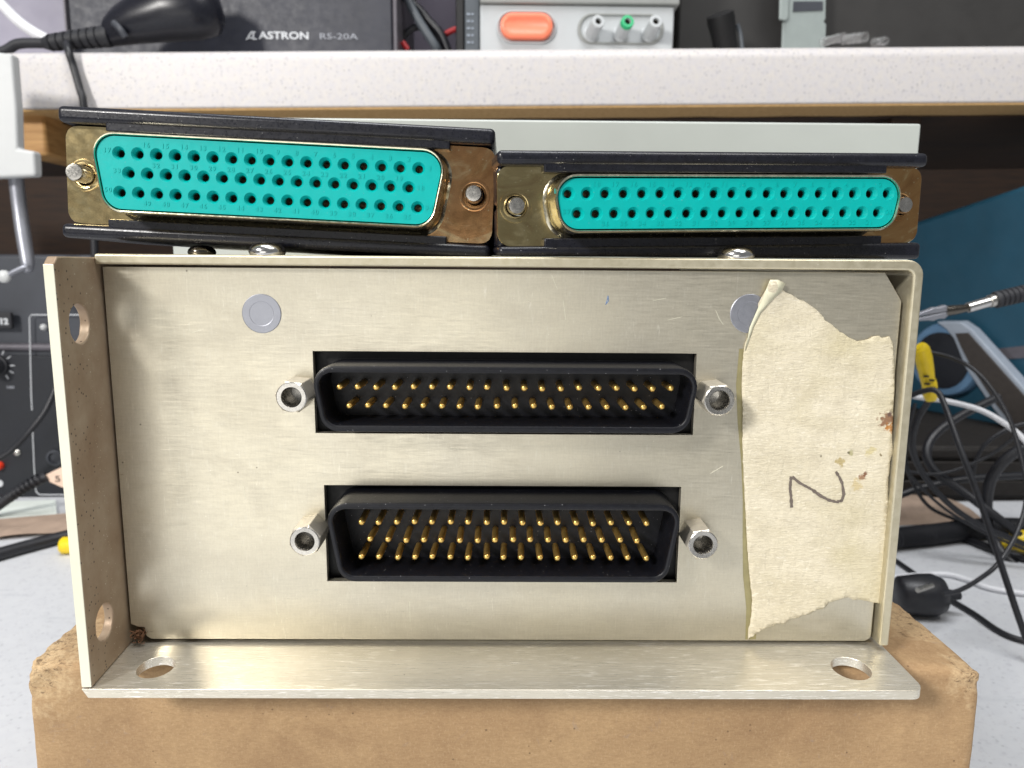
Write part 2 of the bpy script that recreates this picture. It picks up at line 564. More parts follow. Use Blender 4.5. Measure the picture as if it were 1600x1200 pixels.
def rpoly(pts, r, seg=5):
    """round the corners of a polygon; r one number or one per corner"""
    out = []
    n = len(pts)
    for i in range(n):
        rr = r[i] if isinstance(r, (list, tuple)) else r
        a, b, c = Vector(pts[i - 1]), Vector(pts[i]), Vector(pts[(i + 1) % n])
        if rr <= 0:
            out.append(tuple(b))
            continue
        u, w = (a - b).normalized(), (c - b).normalized()
        ang = u.angle(w)
        t = min(rr / math.tan(ang / 2), (a - b).length * 0.49, (c - b).length * 0.49)
        rr = t * math.tan(ang / 2)
        cen = b + (u + w).normalized() * (rr / math.sin(ang / 2))
        s, e = b + u * t - cen, b + w * t - cen
        tot = s.angle_signed(e)
        for k in range(seg + 1):
            q = -tot * k / seg
            out.append((cen.x + s.x * math.cos(q) - s.y * math.sin(q), cen.y + s.x * math.sin(q) + s.y * math.cos(q)))
    return out


def dshape(w, h, r, off=0.0, seg=6, tilt=10):
    """D outline, wide side up, grown by off"""
    s = h * math.tan(rad(tilt))
    hw, hh = w / 2 + off, h / 2 + off
    k = (h + 2 * off) * math.tan(rad(tilt))
    return rpoly([(-hw, hh), (-hw + k, -hh), (hw - k, -hh), (hw, hh)], max(0.2, r + off), seg)


ORG = {}


def mk(name, g, m, parent=None, smooth=35, bevel=0.0, bseg=2, origin=None, recalc=True):
    if parent is not None:
        o3 = ORG[parent.name]
    elif origin is not None:
        o3 = Vector(origin)
    else:
        xs = [p for p in g.v]
        o3 = Vector(((min(p.x for p in xs) + max(p.x for p in xs)) / 2, (min(p.y for p in xs) + max(p.y for p in xs)) / 2, min(p.z for p in xs)))
    me = bpy.data.meshes.new(name)
    me.from_pydata([tuple((p - o3) * MM) for p in g.v], [], g.f)
    bm = bmesh.new()
    bm.from_mesh(me)
    bmesh.ops.remove_doubles(bm, verts=bm.verts, dist=1e-7)
    if recalc:
        bmesh.ops.recalc_face_normals(bm, faces=bm.faces)
    bm.to_mesh(me)
    bm.free()
    me.materials.append(MATS[m])
    ob = bpy.data.objects.new(name, me)
    COL.objects.link(ob)
    if smooth:
        me.polygons.foreach_set('use_smooth', [True] * len(me.polygons))
        me.set_sharp_from_angle(angle=rad(smooth))
    if bevel:
        b = ob.modifiers.new('edge', 'BEVEL')
        b.width = bevel * MM
        b.segments = bseg
        b.limit_method = 'ANGLE'
        b.angle_limit = rad(40)
        b.harden_normals = False
    if parent is not None:
        ob.parent = parent
    else:
        ob.location = o3 * MM
    ORG[ob.name] = o3
    return ob


def inst(src, p, parent, name=None):
    """copy of a small part (shared mesh) moved to p, given in the parent's millimetres"""
    o = src.copy()
    COL.objects.link(o)
    o.parent = parent
    o.location = (Vector(p) - ORG[parent.name]) * MM
    return o


def thing(name, label, cat, origin, rot=(0, 0, 0), group=None, own=False):
    """own=True: parts are given in the thing's own frame"""
    o = bpy.data.objects.new(name, None)
    o.empty_display_size = 0.01
    COL.objects.link(o)
    o.location = Vector(origin) * MM
    o.rotation_euler = rot
    ORG[o.name] = Vector((0, 0, 0)) if own else Vector(origin)
    return tag(o, label, cat, group)


def tag(o, label, cat, group=None):
    o['label'] = label
    o['category'] = cat
    if group:
        o['group'] = group
    return o


def structure(o):
    o['kind'] = 'structure'
    return o


TXT = {}


def text(s, size, depth, wide=1.0, bold=0.0, shear=0.0, align='CENTER'):
    """lettering standing in the xz plane, facing -y"""
    c = bpy.data.curves.new('lettering', 'FONT')
    c.body = s
    c.size = size
    c.align_x = align
    c.align_y = 'CENTER'
    c.offset = bold
    c.shear = shear
    c.resolution_u = 3
    c.extrude = depth / 2
    o = bpy.data.objects.new('lettering', c)
    COL.objects.link(o)
    dg = bpy.context.evaluated_depsgraph_get()
    dg.update()
    me = bpy.data.meshes.new_from_object(o.evaluated_get(dg))
    g = G()
    g.add([(v.co.x * wide, -v.co.z, v.co.y) for v in me.vertices], [tuple(p.vertices) for p in me.polygons])
    bpy.data.objects.remove(o)
    bpy.data.curves.remove(c)
    bpy.data.meshes.remove(me)
    return g


def glyph(ch, size, depth):
    k = (ch, size, depth)
    if k not in TXT:
        TXT[k] = text(ch, size, depth, 1.0, 0.01 * size)
    return TXT[k]


def T(x, y, z):
    return Matrix.Translation((x, y, z))


def fbm(p, o=4):
    return noise.fractal(Vector(p), 0.8, 2.0, o)


# ================================================================== the setting
TZ = -120.0                               # bench top


def tz(x):
    return TZ + 0.0162 * x


def tilted_box(x0, x1, y0, y1, z0, z1):
    """box levelled to the bench (the unit itself leans a little on its carton)"""
    g = G()
    g.box((x0, y0, z0), (x1, y1, z1))
    for p in g.v:
        p.z += 0.0162 * p.x
    return g


g = tilted_box(-700, 700, -260, 900, TZ - 30, TZ)
structure(mk('bench_top', g, 'bench_laminate', bevel=2, origin=(0, 0, TZ)))

g = tilted_box(-900, 900, 900, 912, TZ - 30, 520)
structure(mk('back_wall', g, 'brown_wood', origin=(0, 900, TZ)))

# laminate shelf over the bench
sh = thing('shelf', 'white speckled laminate shelf running across behind the connectors', 'shelf', (0, 340, 111))
prof = rpoly([(340, 111.2), (340, 143.6), (640, 143.6), (640, 111.2)], [1.0, 7, 0, 0], 8)
lp = [[Vector((x, p[0], p[1] + 0.0162 * x)) for p in prof] for x in (-640, -200, 200, 640)]
mk('counter_top', G().loft(lp), 'laminate', sh, smooth=30)
g = tilted_box(-640, 640, 341.2, 369, 109.0, 111.1)
gg = G()
n = 160
top, bot = [], []
for i in range(n + 1):
    x = -640 + 1280 * i / n
    w = 0.9 * fbm((x * 0.03, 1, 2))
    top.append(Vector((x, 341.0, 111.15 + 0.0162 * x)))
    bot.append(Vector((x, 370 + w * 2, 110.2 + 0.0162 * x)))
low = [p - Vector((0, 0, 1.2)) for p in top]
lob = [p - Vector((0, 0, 0.6)) for p in bot]
for a, b in ((top, low), (low, lob), (lob, bot)):
    gg.add(a + b, [(i, i + 1, n + 2 + i, n + 1 + i) for i in range(n)])
mk('edging_strip', gg, 'fibreboard', sh, smooth=50)
g = tilted_box(-640, 640, 371, 642, 108.6, 111.1)
mk('underside_board', g, 'brown_wood', sh)
g = G()
pe = atY(46, 200, 352)
g.box((pe.x - 10.5, 352, pe.z - 16), (pe.x + 9.5, 620, pe.z + 10))
mk('support_rail', g, 'pine', sh, bevel=2.0)
pe = atY(1415, 188, 372)
g = G().box((pe.x - 9, 372, pe.z - 14), (pe.x + 10, 640, pe.z + 4))
mk('support_rail', g, 'brown_wood', sh, bevel=0.8)

# ================================================================== carton


def carton():
    N = (110, 60, 56)
    ext = (cx1 - cx0, cy1 - cy0, cz1 - cz0)
    cen = Vector(((cx0 + cx1) / 2, (cy0 + cy1) / 2, (cz0 + cz1) / 2))
    half = Vector((ext[0] / 2, ext[1] / 2, ext[2] / 2))
    bm = bmesh.new()
    key = {}

    def vert(p):
        k = (round(p[0], 5), round(p[1], 5), round(p[2], 5))
        if k not in key:
            key[k] = bm.verts.new(k)
        return key[k]

    def warp(t):      # pack rows near the rounded edges
        return math.copysign(abs(t) ** 0.55, t)
    for ax in range(3):
        a, b = (ax + 1) % 3, (ax + 2) % 3
        for s in (-1, 1):
            for i in range(N[a]):
                for j in range(N[b]):
                    q = []
                    for di, dj in ((0, 0), (1, 0), (1, 1), (0, 1)):
                        p = [0, 0, 0]
                        p[ax] = s
                        p[a] = warp(-1 + 2 * (i + di) / N[a])
                        p[b] = warp(-1 + 2 * (j + dj) / N[b])
                        q.append(vert(p))
                    try:
                        bm.faces.new(q if s > 0 else q[::-1])
                    except ValueError:
                        pass
    for v in bm.verts:
        p = Vector((v.co.x * half.x, v.co.y * half.y, v.co.z * half.z))
        w = p + cen
        r = 1.5 + 0.25 * fbm(w * 0.12)
        inn = Vector([max(-half[i] + r, min(half[i] - r, p[i])) for i in range(3)])
        d = p - inn
        if d.length > 1e-6:
            p = inn + d.normalized() * r
        w = p + cen
        # slight swell and dents
        nrm = (p - inn).normalized() if (p - inn).length > 1e-6 else Vector((0, 0, 0))
        k = 0.22 * fbm(w * 0.03)
        # crushed corners
        for cpos, rr, am in ((Vector((cx0, cy0, cz1)), 8, 1.5), (Vector((cx0, 8, cz1)), 5, 0.7), (Vector((cx1, cy0, cz1)), 5, 1.0), (Vector((cx1, 24, cz1)), 14, 0.7)):
            dd = (w - cpos).length / rr
            if dd < 1:
                e = (1 - dd) ** 1.0
                k += e * (am * 0.85 * fbm(w * 0.5, 5) - 0.30 * am)
        p = p + nrm * k
        # right rim sags towards the back
        w = p + cen
        if w.x > 60 and w.z > cz1 - 6:
            p.z -= ((w.x - 60) / 19) ** 2 * 1.4
        v.co = (p + cen)
    g = G()
    bm.verts.index_update()
    g.v = [v.co.copy() for v in bm.verts]
    g.f = [tuple(v.index for v in f.verts) for f in bm.faces]
    bm.free()
    return g


box = thing('cardboard_box', 'worn brown cardboard carton with crushed corners under the metal chassis', 'box', ((cx0 + cx1) / 2, (cy0 + cy1) / 2, cz0))
mk('carton', carton(), 'cardboard', box, smooth=60)
# ================================================================== the metal chassis
XL, XR, ZT, ZB = -60.9, 60.8, 18.95, -41.35
ch = thing('metal_chassis', 'gold tinted aluminium chassis with two black pin connectors in its face panel', 'chassis', (0, 40, -44.0))

# face panel
dz37, dz50 = (-29.65, 29.67, 6.3, -6.6), (-28.6, 28.2, -15.1, -31.2)
out = [(XL, ZT), (XR - 2.9, ZT), (XR, ZT - 4.3)] + rpoly([(XR, ZT - 5), (XR, ZB), (XR - 5, ZB)], [0, 1.2, 0], 5)[1:-1] + \
      [(XL + 3.2, ZB), (XL + 2.4, ZB + 0.5), (XL + 2.2, ZB + 2.0), (XL + 1.2, ZB + 2.1), (XL, ZB + 2.6)]
holes = [[(a, t), (a, b), (c, b), (c, t)] for a, c, t, b in (dz37, dz50)]
mk('face_panel', plate(out, holes, lambda p: (p[0], 0, p[1]), (0, 1.3, 0)), 'panel_metal', ch, smooth=30, bevel=0.18)

# left wall with its forward flange, drilled twice, leaning in a little towards the lens
D0, BACK = -12.6, 150.0


def lx(y):
    return 0.062 * (-y) if y < 0 else 0.0


g = G()
o2 = [(D0, -42.3), (D0, 19.4), (D0 + 1.0, 20.35), (1.0, 20.35), (BACK, 20.35), (BACK, -42.3), (0.0, -42.3)]
hol = [circ(-7.2, 10.9, 2.85, 28), circ(-7.3, -34.6, 2.8, 28)]
g = plate(o2, hol, lambda p: (-61.35 + lx(p[0]), p[0], p[1]), (-1.5, 0, 0))
mk('side_wall', g, 'flange_metal', ch, smooth=30, bevel=0.22)
# its bright sheared front edge
g = G().box((-62.05 + 0.0, D0 - 0.12, -42.2), (-60.62, D0 - 0.005, 19.3))
mk('sheared_edge', g, 'edge_metal', ch, smooth=0, bevel=0.05)


def bz(y):
    return 0.075 * y if y < 0 else 0.0


# floor plate with its forward lip
o2 = rpoly([(-62.2, D0), (63.0, D0), (63.0, BACK), (-62.2, BACK)], [0, 1.8, 0, 0], 6)
g = plate(o2, [circ(-53.7, -7.25, 2.75, 28), circ(54.35, -7.1, 2.95, 28)], lambda p: (p[0], p[1], -41.62 + bz(p[1])), (0, 0, -1.45))
for p in g.v:                       # rolled lower left corner
    if p.x < -61.5 and p.z < -42.6 + bz(p.y):
        p.x += 0.9
mk('floor_plate', g, 'shelf_metal', ch, smooth=30, bevel=0.22)

# cover: top and right side bent from one sheet
def cover_loop(y):
    r1, r0 = 2.4, 1.0
    outer = rpoly([(-61.2, 20.85), (63.0, 20.85), (63.0, -41.4)], [0, r1, 0], 7)
    inner = rpoly([(61.45, -41.4), (61.45, 19.3), (-61.2, 19.3)], [0, r0, 0], 7)
    return [Vector((x, y, z)) for x, z in outer + inner]


g = G()
ys = (-1.6, BACK)
g.loft([cover_loop(y) for y in ys])
mk('cover', g, 'cover_metal', ch, smooth=40, bevel=0.3, bseg=3)

# flush rivets
for px in (409, 1171):
    p = atY(px, 490, 0)
    g = G().lathe((p.x, 0.3, p.z), (0, -1, 0), [(3.0, 0), (3.0, 0.36), (2.9, 0.42), (1.9, 0.425), (1.8, 0.40), (1.2, 0.40), (0.001, 0.40)], 36)
    mk('rivet', g, 'rivet_metal', ch, smooth=8)


def pan_screw(p, r, h, m):
    g = G().lathe(p, (0, 0, 1), [(r * 0.92, 0), (r, 0.25 * h), (r * 0.93, 0.55 * h), (r * 0.75, 0.82 * h), (r * 0.4, 0.97 * h), (0.001, h)], 32)
    s = mk('cover_screw', g, m, ch, smooth=60)
    return s


pan_screw((-48.2, 6.0, 20.85), 2.15, 1.5, 'dark_steel')
pan_screw((-36.3, 1.1, 20.85), 2.75, 1.9, 'bright_steel')
pan_screw((35.3, 1.3, 20.85), 2.85, 1.9, 'bright_steel')

# hexagonal jack posts
post = None
for x, z, a in ((-31.65, 0.05, 8), (32.0, -0.05, 20), (-30.5, -22.35, 30), (30.65, -22.65, 24)):
    g = G()
    c = Vector((x, 1.0, z))
    ax = Vector((0, -1, 0))
    hexa = [(2.55, 0), (2.55, 6.15), (2.25, 6.5)]
    g.lathe(c, ax, hexa, 6, rad(a), True, False)
    rings = []
    gi = G()
    gi.lathe(c, ax, [(2.28, 6.45), (2.15, 6.55), (1.55, 6.52), (1.36, 6.15), (1.32, 1.5), (0.001, 1.4)], 28, 0, False, True)
    ob = mk('jack_post', g, 'post_steel', ch, smooth=25, bevel=0.08)
    mk('threaded_bore', gi, 'steel', ob, smooth=40)


# ---- pin connectors
def pin_mesh():
    return G().lathe((0, 0, 0), (0, -1, 0), [(0.51, 0), (0.51, 4.7), (0.49, 4.95), (0.40, 5.2), (0.2, 5.29), (0.001, 5.3)], 12, 0, False, True)


PIN = None


def male(cx, cz, w, h, rows, cutout):
    global PIN
    a, c, t, b = cutout
    fl = G().box((a - 4, 2.2, b - 1.5), (c + 4, 3.0, t + 1.5))
    con = mk('pin_connector', fl, 'deep_black', ch, smooth=0, bevel=0.1)
    y0, y1 = -6.3, 2.3
    fr = lambda off, y: [Vector((cx + p[0], y, cz + p[1])) for p in dshape(w, h, 3.0, off, 7)]
    g = G().loft([fr(-0.1, y1), fr(0.0, y0 + 0.5), fr(-0.12, y0 + 0.12), fr(-0.4, y0), fr(-0.8, y0), fr(-1.02, y0 + 0.15),
                  fr(-1.08, y0 + 0.6), fr(-1.15, 0.95)], True, True)
    mk('shroud', g, 'black_shell', con, smooth=45)
    for z, n in rows:
        for i in range(n):
            p = Vector((cx + (i - (n - 1) / 2) * 2.77, 1.0, z))
            if PIN is None:
                PIN = mk('pin', pin_mesh(), 'gold', con, smooth=50)
                for v in PIN.data.vertices:
                    v.co += ORG[con.name] * MM
                PIN.location = (p - ORG[con.name]) * MM
            else:
                o = inst(PIN, p, con)
                o.rotation_euler = (rad(random.uniform(-1.3, 1.3)), 0, rad(random.uniform(-1.3, 1.3)))
    return con


male(0.15, -0.05, 57.8, 10.0, ((1.42, 19), (-1.42, 18)), dz37)
male(0.0, -22.26, 54.7, 12.7, ((-22.57 + 2.84, 17), (-22.57, 16), (-22.57 - 2.84, 17)), dz50)

# small blue pencil mark and a scratch on the panel
g = G()
pp = [atY(x, y, -0.02) for x, y in ((947, 474), (949, 468), (950, 462), (951, 470), (946, 476))]
for a, b in zip(pp, pp[1:]):
    g.tube([a, b], 0.07, 5, 1)
mk('pencil_mark', g, 'blue_ink', ch, smooth=0)
for pl in ([(1044, 500), (1066, 495)], [(1118, 484), (1124, 498), (1130, 507)], [(1020, 470), (1040, 466)], [(862, 430), (868, 445), (871, 452)], [(300, 520), (318, 514)],
           [(700, 700), (730, 703)], [(380, 760), (384, 780)], [(1110, 740), (1130, 728)], [(430, 930), (433, 960)], [(640, 940), (641, 972)], [(880, 470), (884, 500)]):
    pts = [atY(u, v, -0.01) for u, v in pl]
    mk('scratch', G().tube(pts, 0.035, 4, 4), 'edge_metal', ch, smooth=0)

# ================================================================== masking tape
out = [(1186, 470), (1200, 437), (1213, 437), (1226, 443), (1221, 453), (1230, 458), (1240, 462), (1248, 468), (1256, 470), (1263, 475), (1275, 483),
       (1283, 490), (1289, 500), (1300, 507), (1309, 515), (1320, 523), (1331, 530), (1340, 533), (1352, 531), (1364, 527), (1373, 524),
       (1377, 528), (1390, 525), (1395, 536), (1397, 560), (1398, 600), (1396, 640), (1394, 680), (1395, 708), (1391, 722), (1388, 760), (1387, 800), (1385, 860), (1380, 900),
       (1379, 920), (1383, 936), (1374, 943), (1366, 941), (1356, 940), (1346, 937), (1334, 938), (1327, 934), (1316, 935), (1306, 939), (1296, 942), (1287, 951), (1277, 953),
       (1266, 959), (1255, 961), (1247, 966), (1235, 967), (1226, 975), (1214, 974), (1204, 980), (1190, 985), (1180, 992), (1168, 1000),
       (1170, 985), (1175, 955), (1175, 930), (1172, 905), (1168, 860), (1165, 800), (1162, 740), (1160, 690), (1161, 650), (1159, 610), (1160, 570), (1163, 540), (1172, 515), (1182, 495)]
poly = []
for i in range(len(out)):
    a, b = atY(*out[i], -0.25), atY(*out[(i + 1) % len(out)], -0.25)
    L = (b - a).length
    m = max(1, int(L / 0.45))
    for k in range(m):
        p = a.lerp(b, k / m)
        jit = 0.16 if out[i][1] > 925 or out[i][1] < 545 else 0.07
        poly.append((p.x + jit * fbm((p.x * 2.1, p.z * 2.1, 3), 4), p.z + jit * fbm((p.x * 2.1, p.z * 2.1, 9), 4)))


def tape_y(x, z):
    y = -0.18 - 0.10 * (0.5 + 0.5 * fbm((x * 0.35, 5, z * 0.22), 3)) - 0.03 * fbm((x * 0.9, 2, z * 1.1), 2)
    tl = atY(1205, 445, 0)
    d = math.hypot(x - tl.x, z - tl.z)
    if d < 5:
        y -= 1.3 * ((5 - d) / 5) ** 1.6       # the curled corner
    return y


minx, maxx = min(p[0] for p in poly), max(p[0] for p in poly)
minz, maxz = min(p[1] for p in poly), max(p[1] for p in poly)
ex = []
x = minx
while x < maxx:
    z = minz
    while z < maxz:
        q = (x + random.uniform(-.2, .2), z + random.uniform(-.2, .2))
        if inside(q, poly):
            ex.append(q)
        z += 0.75
    x += 0.75
V, F = tri2d(poly, [], ex)
g = G().add([(p.x, tape_y(p.x, p.y), p.y) for p in V], F)
tape = mk('masking_tape', g, 'masking_tape', smooth=60, origin=(0, 0, 0), recalc=False)
s_ = tape.modifiers.new('thick', 'SOLIDIFY')
s_.thickness = 0.08 * MM
s_.offset = -1
tag(tape, 'torn strip of cream masking tape with a handwritten 2 and rust stains', 'tape')
fold = [(1201, 437), (1213, 437), (1226, 443), (1219, 455), (1204, 470), (1190, 488), (1178, 510), (1170, 535), (1165, 548), (1172, 512), (1183, 486), (1193, 460)]
V, F = tri2d([(atY(u, v, -0.6).x, atY(u, v, -0.6).z) for u, v in fold], [])
g = G().add([(p.x, tape_y(p.x, p.y) - 0.16, p.y) for p in V], F)
fo = mk('folded_edge', g, 'tape_back', tape, smooth=60)
s_ = fo.modifiers.new('thick', 'SOLIDIFY')
s_.thickness = 0.1 * MM
# pencilled numeral lying on its side
g = G()
for stroke in ([(145, 578), (141, 610), (138, 655), (144, 700), (148, 772)],
               [(150, 580), (200, 620), (270, 657), (330, 700), (380, 726), (430, 738), (462, 728), (474, 690), (464, 620), (445, 580), (424, 548)]):
    pts = []
    for a, b in stroke:
        p = atY(1200 + a / 4, 600 + b / 4, -0.3)
        pts.append(p)
    fine = []
    for a, b in zip(pts, pts[1:]):
        for k in range(6):
            fine.append(a.lerp(b, k / 6))
    fine.append(pts[-1])
    L, Rr = [], []
    for i, p in enumerate(fine):
        d = fine[min(i + 1, len(fine) - 1)] - fine[max(i - 1, 0)]
        nn = Vector((-d.z, 0, d.x)).normalized() * (0.22 + 0.12 * fbm((p.x * 4, p.z * 4, 1)))
        for s, lst in ((1, L), (-1, Rr)):
            q = p + nn * s
            lst.append(Vector((q.x, tape_y(q.x, q.z) - 0.08, q.z)))
    m = len(L)
    g.add(L + Rr, [(i, i + 1, m + i + 1, m + i) for i in range(m - 1)])
mk('handwritten_numeral', g, 'ink', tape, smooth=0)
# glue that has crept out along the left edge
g = G()
L, Rr = [], []
for i, (px, py) in enumerate(((1160, 545), (1158, 600), (1159, 660), (1161, 720), (1163, 780), (1166, 840), (1169, 900), (1172, 950), (1167, 999))):
    a = atY(px - 5 - 3 * math.sin(i * 1.3), py, -0.03)
    b = atY(px + 14, py, -0.03)
    L.append(a)
    Rr.append(b)
m = len(L)
g.add(L + Rr, [(i, i + 1, m + i + 1, m + i) for i in range(m - 1)])
mk('glue_residue', g, 'residue', tape, smooth=0)

# cobweb tangle in the lower left notch
g = G()
pc = Vector((-59.6, -0.6, -40.6))
for k in range(26):
    a = pc + Vector((random.uniform(-1.2, 1.3), random.uniform(-.8, 1.2), random.uniform(-.9, 1.2)))
    b = pc + Vector((random.uniform(-1.2, 1.3), random.uniform(-.8, 1.2), random.uniform(-.9, 1.2)))
    c = (a + b) / 2 + Vector((random.uniform(-.6, .6), random.uniform(-.4, .4), random.uniform(-.6, .6)))
    g.tube([a, c, b], random.uniform(0.05, 0.12), 5, 4)
tag(mk('fibre_tangle', g, 'brown_fibre', smooth=60), 'small brown tangle of fibres in the lower left corner of the panel', 'debris')


# ================================================================== socket connectors lying on the chassis
SOCK = None


def socket_plug(label, loc, rot, w, h, rows, fw, fh, sx, tips, hood, shell_mat, numbers):
    global SOCK
    t = thing('socket_connector', label, 'connector', loc, rot, 'socket connectors on top of the chassis', own=True)
    hx0, hx1, zt0, zt1, zb0, zb1, tx0, tx1, tz0, tzb, slant = hood
    # hood halves
    for s, (z0, z1, tzz) in ((1, (zt0, zt1, tz0)), (-1, (zb0, zb1, tzb))):
        g = G()
        g.prism([(hx0, 4.2, z0), (hx1, 4.2, z0), (hx1, 30, z0), (hx1 - 12, 42, z0), (hx0 + 12, 42, z0), (hx0, 30, z0)], (0, 0, z1 - z0))
        zz = 0.06 * s
        for x0, x1 in ((hx0 + 0.2, hx0 + 1.9), (hx1 - 1.9, hx1 - 0.2)):
            g.box((x0, 7.3, zz), (x1, 29.9, z0 + 0.3 * s))
        g.box((hx0 + 12.2, 39.9, zz), (hx1 - 12.2, 41.8, z0 + 0.3 * s))
        for sg in (-1, 1):
            e = hx0 if sg < 0 else hx1
            g.prism([(e - sg * 0.25, 29.8, zz), (e - sg * 12.1, 41.7, zz), (e - sg * 13.4, 40.5, zz), (e - sg * 1.8, 29.0, zz)], (0, 0, z0 + 0.3 * s - zz))
        g.box((-7, 41.9, zz), (7, 52, z1 * 0.8))
        for p in g.v:
            if p.z < zb1 + 0.01:
                p.z -= slant * (p.x - hx0) / (hx1 - hx0)
        hh = mk('hood_half', g, 'black_plastic', t, smooth=50, bevel=0.8, bseg=4)
        mk('hood_tongue', G().box((tx0, 4.5, z0 + 0.9 * s), (tx1, 7.2, tzz)), 'black_plastic', hh, smooth=40, bevel=0.2)
    # mounting flange with its drawn shell
    fo = rpoly([(-fw / 2, fh / 2), (-fw / 2, -fh / 2), (fw / 2, -fh / 2), (fw / 2, fh / 2)], 2.0, 6)
    dd = dshape(w, h, 2.7, 1.5)
    g = plate(fo, [dd, circ(-sx, 0, 1.6), circ(sx, 0, 1.6)], lambda p: (p[0], 6.0, p[1]), (0, 0.9, 0))
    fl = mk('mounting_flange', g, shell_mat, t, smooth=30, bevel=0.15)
    fr = lambda off, y: [Vector((p[0], y, p[1])) for p in dshape(w, h, 2.7, off, 8)]
    g = G().loft([fr(0.16, 2.0), fr(0.17, -0.15), fr(0.26, -0.34), fr(0.42, -0.38), fr(0.56, -0.2), fr(0.62, 0.3), fr(0.66, 4.7), fr(0.8, 5.3), fr(1.1, 5.75), fr(1.6, 6.02)], False, False)
    mk('drawn_shell', g, 'rim_metal' if shell_mat == 'shell_metal' else 'rim_metal', t, smooth=45)
    # moulded insert with countersunk holes
    hol = []
    pos = []
    for z, n, dx in rows:
        for i in range(n):
            pos.append(((i - (n - 1) / 2) * 2.77, z))
    outl = dshape(w, h, 2.7, 0.0, 8)
    NS = 20
    V, F = tri2d(outl, [circ(x, z, 0.98, NS) for x, z in pos])
    g = G().add([(p.x, 0, p.y) for p in V], F)
    back = [Vector((p[0], 4.5, p[1])) for p in outl]
    g.loft([[Vector((p[0], 0, p[1])) for p in outl], back], False, True)
    for x, z in pos:
        g.loft([[Vector((a, 0, b)) for a, b in circ(x, z, 0.98, NS)], [Vector((a, 0.12, b)) for a, b in circ(x, z, 0.9, NS)],
                [Vector((a, 0.62, b)) for a, b in circ(x, z, 0.6, NS)], [Vector((a, 4.2, b)) for a, b in circ(x, z, 0.56, NS)]], False, True)
    ins = mk('insert', g, 'teal', t, smooth=28)
    # spring contacts deep in the holes
    for x, z in pos:
        p = Vector((x, 0, z))
        if SOCK is None:
            gs = G().loft([[Vector((a, 1.15, b)) for a, b in circ(0, 0, 0.555, 14)], [Vector((a, 1.0, b)) for a, b in circ(0, 0, 0.42, 14)],
                           [Vector((a, 4.0, b)) for a, b in circ(0, 0, 0.40, 14)]], False, True)
            SOCK = mk('contact', gs, 'contact_metal', ins, smooth=40)
            SOCK.location = p * MM
        else:
            inst(SOCK, p, ins)
    # moulded pin numbers
    g = G()
    for x, z, s in numbers:
        n = len(s)
        for k, chh in enumerate(s):
            g.merge(glyph(chh, 0.95, 0.12), T(x + (k - (n - 1) / 2) * 0.62, -0.01, z))
    nn = mk('moulded_numbers', g, 'teal', ins, smooth=0)
    # fixing screws
    for (x, y_tip, dx) in tips:
        g = G()
        g.lathe((x, 8, 0), (dx, -1, 0.0), [(1.32, 0), (1.34, 8 - y_tip - 0.35), (1.15, 8 - y_tip), (0.6, 8 - y_tip + 0.06), (0.001, 8 - y_tip)], 24)
        mk('fixing_screw', g, 'steel', t, smooth=35)
        g = G().lathe((x, 6.02, 0), (0, -1, 0), [(2.5, 0), (2.45, 0.16), (2.05, 0.2), (1.75, 0.14), (1.6, 0.0)], 28, 0, False, False)
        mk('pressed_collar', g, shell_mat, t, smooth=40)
    return t


def nums(rows, first, kind):
    """moulded numbers: beside the end hole, between the others"""
    out = []
    k = first
    for r, (z, n) in enumerate(rows):
        for i in range(n):           # counted from the right
            x = ((n - 1) / 2 - i) * 2.77
            if i == 0:
                out.append((x + 1.75, z + 0.1, str(k)))
            elif i == n - 1:
                out.append((x - 1.7, z + 0.3, str(k)))
            else:
                up = -1.42 if (r == len(rows) - 1) else 1.30
                out.append((x + 1.30, z + up, str(k)))
            k += 1
    return out


r50 = ((2.84, 17), (0, 16), (-2.84, 17))
r37 = ((1.42, 19), (-1.42, 18))
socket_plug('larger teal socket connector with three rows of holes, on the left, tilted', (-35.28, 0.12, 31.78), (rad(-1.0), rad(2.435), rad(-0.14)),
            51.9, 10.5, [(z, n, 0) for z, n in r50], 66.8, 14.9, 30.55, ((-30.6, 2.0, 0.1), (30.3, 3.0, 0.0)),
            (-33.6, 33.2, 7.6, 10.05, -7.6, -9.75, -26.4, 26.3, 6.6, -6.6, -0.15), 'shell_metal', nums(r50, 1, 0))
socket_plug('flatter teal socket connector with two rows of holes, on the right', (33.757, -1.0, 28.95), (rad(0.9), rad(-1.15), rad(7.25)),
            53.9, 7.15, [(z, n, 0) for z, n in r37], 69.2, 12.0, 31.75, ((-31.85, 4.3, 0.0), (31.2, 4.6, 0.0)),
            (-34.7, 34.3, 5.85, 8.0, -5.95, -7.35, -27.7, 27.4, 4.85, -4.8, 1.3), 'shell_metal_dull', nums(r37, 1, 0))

# ================================================================== pale grey case behind the connectors
a, b = atY(1440, 193, 62), atY(270, 400, 62)
cs = thing('equipment_case', 'pale grey flat metal case behind the two socket connectors', 'case', ((a.x + b.x) / 2, 100, 20.9))
g = G().box((b.x, 62, 20.95), (a.x, 140, a.z))
mk('case_body', g, 'pale_grey_paint', cs, bevel=0.5)

# ================================================================== things on the shelf
def shz(x):
    return 143.8 + 0.0162 * x


SY = 372


def front_box(x0px, x1px, ytoppx, Y, depth, bevel=1.0):
    a, b = atY(x0px, 60, Y), atY(x1px, ytoppx, Y)
    return (a.x, b.x, shz((a.x + b.x) / 2), b.z)


